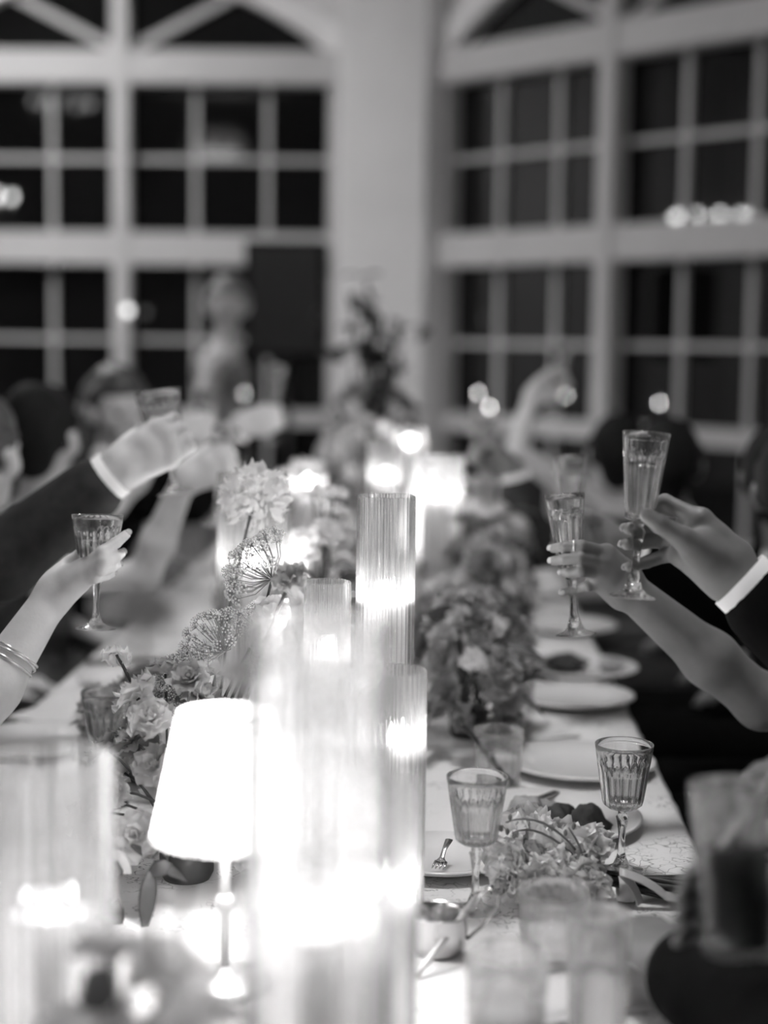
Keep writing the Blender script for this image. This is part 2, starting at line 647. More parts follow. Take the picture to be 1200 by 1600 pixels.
chandelier((-3.64, 7.8, 2.45), 'candle chandelier hanging in the bay, mirrored in the angled window')
chandelier((-4.3, 2.0, 4.0), 'candle chandelier over the middle of the hall', 10, M_BULB_DIM)
pendant((-3.0, -1.0, 4.0), 'white drum pendant behind the camera, mirrored in the straight window', 14)
pendant((-2.9, 7.7, 4.45), 'added drum pendant, unseen, brightening the walls of the bay', FILL_W * 0.66)  # unseen wall washer, added to lift the bay walls and pillar
pendant((-0.1, 2.4, 4.3), 'added drum pendant, unseen, brightening the cloth of the long table', FILL_W * 0.37)  # unseen overhead fill, added to brighten the tablecloth

# ------------------------------------------------------------------ table and cloth
TX0, TX1, TY0, TY1 = -0.77, 0.36, 0.35, 6.4
t = thing('banquet_table', 'long banquet table under the printed cloth', 'table', ((TX0 + TX1) / 2, (TY0 + TY1) / 2, 0))
p = box((0, 0, 0.728), (TX1 - TX0 - 0.02, TY1 - TY0 - 0.02, 0.035))
obj('tabletop', new_mesh('tabletop', *p, M_CHAIR, False), t)
leg_m = new_mesh('leg', *box((0, 0, 0.355), (0.06, 0.06, 0.71)), M_CHAIR, False)
for sx in (-0.45, 0.45):
    for sy in (-2.8, -0.95, 0.95, 2.8):
        obj('leg', leg_m, t, (sx, sy, 0))


def tablecloth():
    vs, fs = [], []
    ny = 160
    cols_ = []
    hang = 0.13
    prof = [(TX0 - 0.03, -hang), (TX0 - 0.028, -0.08), (TX0 - 0.02, -0.03), (TX0 - 0.006, -0.006)]
    prof += [(TX0 + (TX1 - TX0) * i / 12, 0) for i in range(13)]
    prof += [(TX1 + 0.006, -0.006), (TX1 + 0.02, -0.03), (TX1 + 0.028, -0.08), (TX1 + 0.03, -hang)]
    n = len(prof)
    for j in range(ny + 1):
        y = TY0 - 0.02 + (TY1 - TY0 + 0.04) * j / ny
        for i, (x, dz) in enumerate(prof):
            w = 0
            if dz < -0.02:
                w = min(1, -dz / 0.25) * (0.022 * math.sin(y * 21 + (3 if x > 0 else 0)) + 0.012 * math.sin(y * 47))
            sgn = 1 if x > (TX0 + TX1) / 2 else -1
            vs.append((x + sgn * abs(w) if dz < 0 else x, y, TABLE_Z + dz))
    for j in range(ny):
        for i in range(n - 1):
            a = j * n + i
            fs.append((a, a + 1, a + n + 1, a + n))
    # far and near ends hang too
    for j, yy in ((0, TY0 - 0.03), (ny, TY1 + 0.03)):
        base = len(vs)
        idx = [j * n + i for i in range(4, 17)]
        for i in idx:
            x, y, z = vs[i]
            vs.append((x, yy, TABLE_Z - 0.03))
            vs.append((x, yy + (0.01 * math.sin(x * 30)) * (1 if j else -1), TABLE_Z - hang))
        for q in range(len(idx) - 1):
            fs.append((idx[q], idx[q + 1], base + 2 * (q + 1), base + 2 * q))
            fs.append((base + 2 * q, base + 2 * (q + 1), base + 2 * (q + 1) + 1, base + 2 * q + 1))
    o = obj('tablecloth', new_mesh('tablecloth', vs, fs, M_CLOTH))
    tag(o, 'pale tablecloth printed with fine botanical line drawings on the long table', 'tablecloth')


tablecloth()

# ------------------------------------------------------------------ glassware
def bowl_profile(outer, wall, zb):
    """closed wall: up the outside, over the rim, down the inside"""
    prof = [(0, zb)] + outer
    rt, zt = outer[-1]
    prof += [(rt - wall * 0.35, zt + wall * 0.4), (rt - wall, zt)]
    inner = [(max(0.002, r - wall), max(z, zb + 0.007)) for r, z in outer[:-1] if z > zb + 0.004]
    prof += inner[::-1] + [(0, zb + 0.006)]
    return prof, len(outer)


def cut_fun(n, depth, z0, z1, nout):
    def f(a, r, z, i):
        if 1 <= i <= nout and z0 <= z <= z1:
            return r - depth * abs(math.cos(n * a / 2)) ** 3
        return r
    return f


def lin(a, b, n):
    return [(a[0] + (b[0] - a[0]) * i / n, a[1] + (b[1] - a[1]) * i / n) for i in range(n + 1)]


GL = {}


def glass_meshes(kind):
    if kind in GL:
        return GL[kind]
    d = {}
    if kind == 'flute':
        out = [(0.012, 0.1005), (0.0185, 0.103), (0.0192, 0.108)] + lin((0.0196, 0.112), (0.0275, 0.182), 6) + lin((0.0277, 0.184), (0.0308, 0.2145), 3)
        prof, n = bowl_profile(out, 0.0022, 0.100)
        d['bowl'] = lathe(prof, 112, cut_fun(14, 0.0026, 0.105, 0.183, n))
        d['stem'] = lathe([(0, 0.022), (0.009, 0.022), (0.0062, 0.032), (0.0050, 0.045), (0.0056, 0.062), (0.0082, 0.082), (0.0094, 0.087), (0.0066, 0.091), (0.0062, 0.095), (0.0105, 0.0998), (0, 0.0998)], 24)
        d['foot'] = lathe([(0, 0.001), (0.026, 0), (0.030, 0.001), (0.0305, 0.0028), (0.028, 0.0042), (0.018, 0.0075), (0.012, 0.013), (0.0092, 0.0218), (0, 0.0218)], 48)
        fill = 0.176
        ip = [(r - 0.003, z) for r, z in out if 0.107 < z < fill]
        d['wine'] = lathe([(0, 0.1075)] + ip + [(0.0240, fill), (0, fill)], 48)
    elif kind == 'goblet':
        out = [(0.010, 0.0865), (0.020, 0.0885), (0.0262, 0.0935), (0.0278, 0.099)] + lin((0.0285, 0.104), (0.0352, 0.148), 6) + lin((0.0354, 0.150), (0.0390, 0.1745), 3)
        prof, n = bowl_profile(out, 0.0022, 0.086)
        d['bowl'] = lathe(prof, 160, cut_fun(20, 0.0022, 0.0925, 0.149, n))
        d['stem'] = lathe([(0, 0.018), (0.0075, 0.018), (0.0048, 0.028), (0.0042, 0.040), (0.0052, 0.056), (0.0078, 0.0715), (0.0088, 0.0755), (0.0062, 0.079), (0.0058, 0.082), (0.0085, 0.0858), (0, 0.0858)], 24)
        d['foot'] = lathe([(0, 0.001), (0.027, 0), (0.031, 0.001), (0.0315, 0.0026), (0.028, 0.004), (0.017, 0.007), (0.0105, 0.011), (0.0077, 0.0178), (0, 0.0178)], 48)
        fill = 0.137
        ip = [(r - 0.003, z) for r, z in out if 0.0935 < z < fill]
        d['wine'] = lathe([(0, 0.0935)] + ip + [(0.0302, fill), (0, fill)], 48)
    elif kind in ('tumbler', 'highball'):
        h, r0, r1 = (0.095, 0.034, 0.040) if kind == 'tumbler' else (0.142, 0.028, 0.033)
        out = [(r0 - 0.003, 0.0005), (r0, 0.004)] + lin((r0 + 0.0005, 0.010), (r1 - 0.001, h * 0.8), 5) + [(r1 - 0.0006, h * 0.82), (r1, h)]
        prof, n = bowl_profile(out, 0.0026, 0.0)
        d['bowl'] = lathe(prof, 144, cut_fun(18, 0.0013, 0.003, h * 0.81, n))
        fill = h * 0.62
        ip = [(r - 0.0036, z) for r, z in out if 0.0085 < z < fill]
        rt = r0 + (r1 - r0) * 0.62 - 0.0038
        d['wine'] = lathe([(0, 0.009), (r0 - 0.005, 0.009)] + ip + [(rt, fill), (0, fill)], 48)
    out = {}
    for k, (v, f) in d.items():
        nm = 'drink' if k == 'wine' else k
        out[nm] = new_mesh(nm, v, f, M_WINE if k == 'wine' else (M_GLASS if kind in ('flute', 'goblet') else M_TUMBLER))
    GL[kind] = out
    return out


NAMES = {'flute': ('champagne_flute', 'glass'), 'goblet': ('wine_goblet', 'glass'), 'tumbler': ('tumbler', 'glass'), 'highball': ('highball_glass', 'glass')}


def glass(kind, foot, label, axis=(0, 0, 1), scale=1.0, drink=None, spin=0.0, empty=False, group=None):
    nm, cat = NAMES[kind]
    q = quat_z(axis) @ Matrix.Rotation(spin, 4, 'Z').to_quaternion()
    t = thing(nm, label, cat, foot, group, q)
    t.scale = (scale,) * 3
    for k, me in glass_meshes(kind).items():
        if k == 'drink':
            if empty:
                continue
            if drink:
                me = me.copy()
                me.materials.clear()
                me.materials.append(drink)
        obj(k, me, t)
    return t


def held_glass(kind, rim_px, foot_px, d, label, dd=0.0, **kw):
    """a raised glass seen with its rim middle and foot middle at these pixels, d metres away"""
    a, b = P(*foot_px, d), P(*rim_px, d + dd)
    h = {'flute': 0.215, 'goblet': 0.175, 'highball': 0.142, 'tumbler': 0.095}[kind]
    return glass(kind, a, label, b - a, (b - a).length / h, **kw), a, (b - a).normalized()


def straw(a, b, r, m, label):
    a, b = Vector(a), Vector(b)
    d = (b - a)
    v1, f1 = tube([V(0, 0, 0), d * 0.5, d], r, 12, cap=False)
    v2, f2 = tube([V(0, 0, 0), d * 0.5, d], r * 0.75, 12, cap=False)
    n = len(v1)
    v, f = join((v1, f1), (v2, [q[::-1] for q in f2]))
    for k in range(12):
        k2 = (k + 1) % 12
        f.append((24 + k, n + 24 + k, n + 24 + k2, 24 + k2)[::-1])
        f.append((k, k2, n + k2, n + k)[::-1])
    o = obj('drinking_straw', new_mesh('drinking_straw', v, f, m), None, a)
    return tag(o, label, 'straw')


# ------------------------------------------------------------------ hurricane glasses with candles
def flame_parts(parent, z, s=1.0):
    v, f = lathe([(0, -0.010 * s), (0.0045 * s, -0.007 * s), (0.0070 * s, 0.0), (0.0055 * s, 0.009 * s), (0.0025 * s, 0.018 * s), (0, 0.025 * s)], 10)
    fl = obj('flame', new_mesh('flame', v, f, M_FLAME), parent, (0, 0, z))
    v, f = tube([(0, 0, -0.022 * s), (0.001, 0, -0.008 * s)], 0.0014, 6)
    obj('wick', new_mesh('wick', v, f, M_WICK), parent, (0, 0, z))


def hurricane(px, rim_y, d, dia, label, candle_h, clabel, cr, fs, ribs=28):
    top = P(px, rim_y, d)
    base = V(top.x, top.y, TABLE_Z)
    h = top.z - TABLE_Z
    r = dia / 2
    amp = 0.055 * r
    prof = [(0, 0.0)] + [(r * 0.96, 0.0), (r, 0.004), (r, h * 0.25), (r, h * 0.5), (r, h * 0.75), (r, h - 0.002), (r - 0.001, h), (r - 0.0024, h),
                         (r - 0.0030, h - 0.002), (r - 0.003, h * 0.5), (r - 0.003, 0.012), (r * 0.8, 0.010), (0, 0.010)]

    def rf(a, rr, z, i):
        return rr + (amp * math.cos(ribs * a) if 2 <= i <= 11 else 0)
    v, f = lathe(prof, ribs * 8, rf)
    o = obj('hurricane_glass', new_mesh('hurricane_glass', v, f, M_HURR), None, base)
    tag(o, label, 'candle holder', 'ribbed glass hurricanes along the table')
    t = thing('pillar_candle', clabel, 'candle', base + V(0, 0, 0.0105), 'lit pillar candles in the hurricanes')
    ch = candle_h
    v, f = lathe([(0, 0), (cr, 0), (cr, ch * 0.5), (cr, ch - 0.003), (cr - 0.002, ch), (cr - 0.005, ch - 0.001), (cr - 0.007, ch - 0.012), (cr * 0.5, ch - 0.018), (0, ch - 0.019)], 32)
    obj('wax', new_mesh('wax', v, f, M_WAX), t)
    flame_parts(t, ch + 0.006, fs)
    return o


HURR = [
    (500, 968, 1.08, 0.100, 0.285, (0.012, 0.5), 'tallest ribbed glass hurricane, nearest and most blurred, before the lamp', 'lit white candle in the nearest big hurricane'),
    (592, 1212, 1.36, 0.068, 0.22, (0.014, 0.8), 'slim blurred ribbed hurricane beside the biggest blurred one', 'lit white candle in the slim near hurricane'),
    (614, 1046, 1.95, 0.080, 0.20, (0.02, 0.9), 'ribbed hurricane whose thin rim shows right of the big blurred one', 'lit white candle in the hurricane behind the blurred ones'),
    (604, 774, 2.20, 0.078, 0.335, (0.030, 0.9), 'tall sharp ribbed glass hurricane in the middle of the table', 'lit white candle in the tall sharp hurricane'),
    (512, 908, 2.13, 0.060, 0.27, (0.02, 0.9), 'short ribbed hurricane just left of the tall sharp one', 'lit white candle in the short sharp-rimmed hurricane'),
    (395, 738, 2.70, 0.115, 0.31, (0.02, 1.0), 'wide ribbed hurricane behind the white pompon flower', 'lit white candle in the wide hurricane behind the pompon flower'),
    (75, 1182, 1.40, 0.112, 0.180, (0.014, 0.55), 'wide blurred ribbed hurricane at the lower left of the table', 'lit white candle in the lower left hurricane'),
    (683, 712, 3.40, 0.115, 0.36, (0.03, 1.0), 'glowing ribbed hurricane beyond the tall sharp one', 'lit white candle in the glowing far hurricane'),
    (602, 690, 3.85, 0.080, 0.36, (0.02, 0.9), 'far slim hurricane left of the glowing one', 'lit white candle in the far slim hurricane'),
    (480, 742, 3.55, 0.085, 0.37, (0.02, 0.9), 'far low hurricane among the pale flowers', 'lit white candle in the far low hurricane'),
    (640, 668, 4.5, 0.090, 0.40, (0.02, 1.0), 'farthest ribbed hurricane near the tall arrangement', 'lit white candle in the farthest hurricane'),
]
for px, ry, d, dia, ch, (cr, fs), lab, clab in HURR:
    hurricane(px, ry, d, dia, lab, ch, clab, cr, fs)


# ------------------------------------------------------------------ cordless table lamps
def table_lamp(base, label, s=1.0):
    t = thing('table_lamp', label, 'lamp', base)
    t.scale = (s,) * 3
    v, f = lathe([(0, 0), (0.05, 0), (0.052, 0.004), (0.048, 0.010), (0.012, 0.014), (0.007, 0.022), (0, 0.022)], 40)
    obj('base', new_mesh('base', v, f, M_PALEMETAL), t)
    v, f = tube([(0, 0, 0.018), (0, 0, 0.10), (0, 0, 0.26)], 0.0055, 14)
    obj('pole', new_mesh('pole', v, f, M_PALEMETAL), t)
    v, f = ellipsoid((0, 0, 0.092), (0.011, 0.011, 0.011), 16, 10)
    obj('collar', new_mesh('collar', v, f, M_PALEMETAL), t)
    n = 44

    def pl(a, r, z, i):
        return r * (1 + 0.022 * math.cos(n * a))
    v, f = lathe([(0.078, 0.165), (0.063, 0.235), (0.050, 0.300)], n * 4, pl)
    obj('shade', new_mesh('shade', v, f, M_GLOWSHADE), t)
    for z, r in ((0.167, 0.0785), (0.298, 0.0510)):
        ring = [(r + 0.0016 * math.cos(q), z + 0.002 * math.sin(q)) for q in [i * math.pi / 3 for i in range(6)]]
        v, f = lathe(ring, 64, close=True)
        obj('shade_rim', new_mesh('shade_rim', v, f, M_SHADE), t)
    for k in range(3):
        a = 2 * math.pi * k / 3
        v, f = tube([(0, 0, 0.258), (0.061 * math.cos(a), 0.061 * math.sin(a), 0.240)], 0.0014, 6)
        obj('spoke', new_mesh('spoke', v, f, M_PALEMETAL), t)
    v, f = ellipsoid((0, 0, 0.235), (0.020, 0.020, 0.026), 14, 10)
    obj('bulb', new_mesh('bulb', v, f, emit_mat('lamp_bulb', LAMP_W / (math.pi * 0.0058))), t)


LAMP_P = P(352, 1200, 1.72)
table_lamp(V(LAMP_P.x, LAMP_P.y, TABLE_Z), 'glowing cordless table lamp with a pleated white shade behind the blurred hurricane', 1.02)
q = P(668, 760, 4.15)
table_lamp(V(q.x, q.y, TABLE_Z), 'distant glowing table lamp with a white shade behind the far hurricanes', 1.02)


# ------------------------------------------------------------------ candle stands added for round light blurs mirrored in the windows
def taper(px, py, d, label, s=1.5):
    tip = P(px, py, d)
    t = thing('glint_candle_stand', label, 'candle stand', (tip.x, tip.y, 0), 'candle stands added for light blurs in the windows')
    h = tip.z - 0.02
    v, f = lathe([(0, 0), (0.13, 0), (0.13, 0.012), (0.02, 0.025), (0.010, 0.06), (0.010, h - 0.2), (0.03, h - 0.18), (0.03, h - 0.165), (0, h - 0.165)], 24)
    obj('stand', new_mesh('stand', v, f, M_DARKMETAL), t)
    v, f = lathe([(0, h - 0.164), (0.014, h - 0.164), (0.013, h - 0.01), (0.006, h - 0.002), (0, h - 0.003)], 14)
    obj('candle', new_mesh('candle', v, f, M_WAX), t)
    flame_parts(t, h + 0.012, s * 0.75)


taper(747, 612, 9.0, 'candle on a tall stand added for a light blur in the angled window, taller of a pair', 0.7)
taper(765, 635, 8.7, 'candle on a tall stand added for a light blur in the angled window, shorter of a pair', 0.8)
taper(321, 628, 9.2, 'candle on a tall stand added for a light blur in the straight window', 0.8)


# ------------------------------------------------------------------ plates, cutlery, food
def plate(c, r, label, stack=1, deep=0.016):
    t = thing('dinner_plate', label, 'plate', c)
    for k in range(stack):
        z = 0.014 * k
        v, f = lathe([(0, 0.002), (r * 0.55, 0.0), (r * 0.62, 0.004), (r * 0.95, deep * 0.85), (r, deep), (r * 1.0, deep + 0.003), (r * 0.97, deep + 0.004), (r * 0.64, 0.009), (r * 0.55, 0.006), (0, 0.006)], 64)
        obj('dish', new_mesh('dish', v, f, M_PORC), t, (0, 0, z))
        v, f = lathe([(r * 0.997, deep + 0.0003), (r * 1.003, deep + 0.0008), (r * 1.003, deep + 0.0014), (r * 0.997, deep + 0.0018)], 64, close=True)
        obj('rim_line', new_mesh('rim_line', v, f, M_PORC_LINE), t, (0, 0, z))
    return t


def lump(c, r, m, name, label, cat, seed, group=None):
    rnd = random.Random(seed)
    ph = [rnd.uniform(0, 6) for _ in range(6)]
    v, f = ellipsoid((0, 0, 0), (1, 1, 1), 24, 16)
    out = []
    for p in v:
        k = 1 + 0.10 * math.sin(4 * p.x + ph[0]) + 0.09 * math.sin(5 * p.y + ph[1]) + 0.08 * math.sin(6 * p.z + ph[2]) + 0.05 * math.sin(11 * p.x + 9 * p.z + ph[3]) + 0.04 * math.sin(15 * p.y + 13 * p.x + ph[4])
        out.append((p.x * r[0] * k, p.y * r[1] * k, max(p.z * r[2] * k, -r[2] * 0.8) + r[2] * 0.8))
    o = obj(name, new_mesh(name, out, f, m), None, c)
    return tag(o, label, cat, group)


def fork(a, b, label, nup=V(0, 0, 1)):
    """a: tine tips, b: handle end"""
    a, b = Vector(a), Vector(b)
    t = thing('fork', label, 'fork', a)
    d = (b - a)
    L = d.length
    d.normalize()
    s = d.cross(nup).normalized()
    n = s.cross(d).normalized()
    pts = [d * (L * 0.26) + n * 0.0, d * (L * 0.38) + n * 0.002, d * (L * 0.6) + n * 0.004, d * L]
    v, f = tube(pts, [0.0085, 0.0035, 0.0032, 0.0055], 10, (n, 0.35))
    obj('handle', new_mesh('handle', v, f, M_STEEL), t)
    for k in range(4):
        o_ = s * ((k - 1.5) * 0.0052)
        v, f = tube([d * (L * 0.28) + o_ * 0.9, d * (L * 0.14) + o_ + n * 0.001, o_ * 0.95 + n * 0.003], [0.0022, 0.0016, 0.0008], 6)
        obj('tine', new_mesh('tine', v, f, M_STEEL), t)


def knife(a, b, label):
    a, b = Vector(a), Vector(b)
    t = thing('table_knife', label, 'knife', a)
    d = b - a
    s = d.normalized().cross(V(0, 0, 1)).normalized()
    v, f = tube([V(0, 0, 0), d * 0.05, d * 0.45], [0.002, 0.009, 0.0085], 10, (V(0, 0, 1), 0.2))
    obj('blade', new_mesh('blade', v, f, M_STEEL), t)
    v, f = tube([d * 0.45, d * 0.5, d * 0.97, d], [0.005, 0.006, 0.008, 0.004], 10, (V(0, 0, 1), 0.5))
    obj('handle', new_mesh('handle', v, f, M_STEEL), t)


pc = on_table(858, 1290)
plate(pc, 0.135, 'white dinner plate with dark meat behind the stock flower bouquet')
lump(P(918, 1282, 2.30) - V(0, 0, 0.022), (0.034, 0.030, 0.024), M_FOOD_D, 'meat_piece', 'dark roasted meat, biggest piece on the plate', 'food', 3)
lump(P(876, 1278, 2.32) - V(0, 0, 0.016), (0.030, 0.026, 0.018), M_FOOD_D, 'meat_piece', 'dark roasted meat in the middle of the plate', 'food', 4)
lump(P(842, 1262, 2.36) - V(0, 0, 0.016), (0.030, 0.022, 0.016), M_FOOD_L, 'potato_piece', 'pale potato piece beside the dark meat', 'food', 5)
lump(P(822, 1262, 2.33) - V(0, 0, 0.016), (0.024, 0.022, 0.018), M_FOOD_L, 'potato_piece', 'pale potato piece nearest the fork on the plate', 'food', 6)
knife(P(800, 1262, 2.33), P(870, 1238, 2.46), 'steel table knife lying across the plate of meat')
pc2 = on_table(690, 1352)
plate(pc2, 0.092, 'small side plate by the water goblet, with a fork', 1)
fork(P(684, 1360, 2.10), P(702, 1312, 2.14), 'small steel fork resting on the side plate')
pl3 = on_table(905, 1203)
plate(pl3, 0.125, 'empty white plate behind the wine goblet')
pl4 = on_table(895, 1098)
plate(pl4, 0.120, 'white plate beyond the empty one at the table edge')
pl5 = on_table(905, 1052)
plate(pl5, 0.125, 'far plate holding dark leftovers near the table edge')
lump(pl5 + V(-0.03, 0, 0.008), (0.055, 0.035, 0.018), M_FOOD_D, 'leftover_food', 'dark leftovers on the far plate', 'food', 8)
lump(pl5 + V(0.065, -0.01, 0.010), (0.028, 0.024, 0.016), M_FOOD_L, 'leftover_food', 'pale leftovers on the far plate', 'food', 9)
pl6 = on_table(60, 1168)
plate(pl6, 0.12, 'white plate on the near left side of the table')
pl7 = on_table(215, 1070)
plate(pl7, 0.12, 'white plate further along the left side of the table')
pl8 = on_table(885, 985)
plate(pl8, 0.125, 'farthest white plate on the right side of the table')


def napkin(c, label, seed, w=0.13, rot=0.3):
    rnd = random.Random(seed)
    vs, fs = [], []
    n = 16
    ph = [rnd.uniform(0, 6) for _ in range(4)]
    for lay in (0, 1):
        for i in range(n + 1):
            for j in range(n + 1):
                x, y = (i / n - .5) * w * 2, (j / n - .5) * w
                z = 0.012 + 0.008 * math.sin(18 * x + ph[0] + 9 * y) + 0.006 * math.sin(30 * y + ph[1]) + 0.004 * math.sin(50 * x + 20 * y + ph[2])
                edge = min(i, n - i, j, n - j) / n
                z = max(0.004, z * min(1, edge * 6 + 0.35))
                vs.append((x, y, z if lay == 0 else 0.001))
    m = (n + 1) ** 2
    for i in range(n):
        for j in range(n):
            a = i * (n + 1) + j
            fs.append((a, a + n + 1, a + n + 2, a + 1))
            fs.append((m + a, m + a + 1, m + a + n + 2, m + a + n + 1))
    rim = [i * (n + 1) for i in range(n + 1)] + [n * (n + 1) + j for j in range(1, n + 1)] + [i * (n + 1) + n for i in range(n - 1, -1, -1)] + [j for j in range(n - 1, 0, -1)]
    for k in range(len(rim)):
        a, b = rim[k], rim[(k + 1) % len(rim)]
        fs.append((a, b, m + b, m + a))
    o = obj('napkin', new_mesh('napkin', vs, fs, M_NAPKIN), None, c, (0, 0, rot))
    return tag(o, label, 'napkin')


napkin(on_table(820, 1148), 'crumpled pale napkin beyond the second straw glass', 1, 0.09, 0.2)
napkin(on_table(110, 1108), 'crumpled pale napkin at the left table edge', 2, 0.12, 1.2)
napkin(on_table(930, 1560), 'crumpled pale napkin lying near the front of the table', 3, 0.10, 0.4)

# standing glasses
glass('goblet', on_table(970, 1362), 'crystal wine goblet of pale wine standing right of the bouquet', spin=0.1)
glass('goblet', on_table(742, 1423), 'crystal water goblet standing left of the bouquet', scale=0.98)
tb1 = on_table(778, 1232)
glass('tumbler', tb1, 'blurred tumbler holding the nearer dark straw')
straw(tb1 + V(0.018, 0.0, 0.012), P(722, 1130, 2.50), 0.0042, M_DARKMETAL, 'dark metal straw leaning left in the nearer tumbler')
tb2 = on_table(800, 1140)
glass('tumbler', tb2, 'blurred tumbler holding the farther dark straw')
straw(tb2 + V(0.018, 0.0, 0.012), P(760, 1054, 2.90), 0.0042, M_DARKMETAL, 'dark metal straw leaning left in the farther tumbler')
glass('tumbler', on_table(862, 1518), 'cut crystal tumbler before the bouquet', empty=False)
tb3 = P(793, 1486, 1.48)
glass('highball', V(tb3.x, tb3.y, TABLE_Z), 'blurred highball glass of frothy pale drink at the bottom of the table', scale=1.0, drink=M_MILKDRINK).scale = (1.18, 1.18, (tb3.z - 0.75) / 0.142)
tb4 = P(937, 1428, 1.55)
glass('highball', V(tb4.x, tb4.y, TABLE_Z), 'blurred highball glass of clear drink next to the resting hand', scale=1.0).scale = (0.95, 0.95, (tb4.z - 0.75) / 0.142)
glass('highball', on_table(783, 1062), 'tall blurred glass before the right-hand flower garland', scale=1.0)
glass('goblet', on_table(168, 1258), 'faint crystal goblet standing left of the lamp shade')
glass('goblet', on_table(232, 1215), 'faint crystal goblet standing beside the trailing umbels')
straw(on_table(652, 1524, 0.755), P(746, 1400, 1.86), 0.0036, M_PALEMETAL, 'pale straw propped across the sauce pot handle')


def sauce_pot(c):
    t = thing('sauce_pot', 'small polished metal sauce pot with a looped strap handle', 'pot', c)
    v, f = lathe([(0, 0), (0.022, 0), (0.030, 0.010), (0.033, 0.030), (0.034, 0.046), (0.0355, 0.048), (0.0335, 0.0485), (0.0315, 0.044), (0.030, 0.026), (0.022, 0.006), (0, 0.004)], 40)
    obj('body', new_mesh('body', v, f, M_STEEL), t)
    pts = [V(0.033, 0, 0.046), V(0.045, 0, 0.068), V(0.055, 0, 0.076), V(0.066, 0, 0.070), V(0.064, 0, 0.055), V(0.050, 0, 0.034), V(0.032, 0, 0.018)]
    v, f = tube(pts, 0.0055, 10, (V(1, 0, 0), 0.3))
    obj('handle', new_mesh('handle', v, f, M_STEEL), t)
    t.scale = (1.05,) * 3


sauce_pot(on_table(684, 1490))


# ------------------------------------------------------------------ loudspeaker, and a globe added for a light blur
sp = P(450, 470, 8.4)
t = thing('loudspeaker', 'black box loudspeaker on a stand before the straight window', 'loudspeaker', (sp.x, sp.y, 0))
p = box((0, 0, sp.z - 0.0), (0.41, 0.36, 0.60))
cab = obj('cabinet', new_mesh('cabinet', *p, M_BLACK, False), t)
p = box((0, -0.185, sp.z), (0.36, 0.012, 0.54))
obj('grille', new_mesh('grille', *p, M_DARKMETAL, False), cab)
v, f = tube([(0, 0, 0.35), (0, 0, sp.z - 0.3)], 0.018, 12)
obj('pole', new_mesh('pole', v, f, M_DARKMETAL), t)
for k in range(3):
    a = 2 * math.pi * k / 3 + 0.4
    v, f = tube([(0, 0, 0.75), (0.38 * math.cos(a), 0.38 * math.sin(a), 0.012)], 0.012, 8)
    obj('leg', new_mesh('leg', v, f, M_DARKMETAL), t)
sc_p = P(199, 485, 9.75)
t = thing('glint_globe', 'small glowing globe added for a light blur at the middle post of the straight window', 'sconce', sc_p)  # globe added to make the round blur of a window reflection
v, f = ellipsoid((0, 0, 0), (0.026, 0.026, 0.026), 14, 10)
obj('globe', new_mesh('globe', v, f, emit_mat('glint_globe_glow', 3.0)), t)
v, f = tube([(0, 0, -0.03), (0, 0.05, -0.06), (0, 9.9 - sc_p.y, -0.05)], 0.008, 8)
obj('bracket', new_mesh('bracket', v, f, M_PALEMETAL), t)

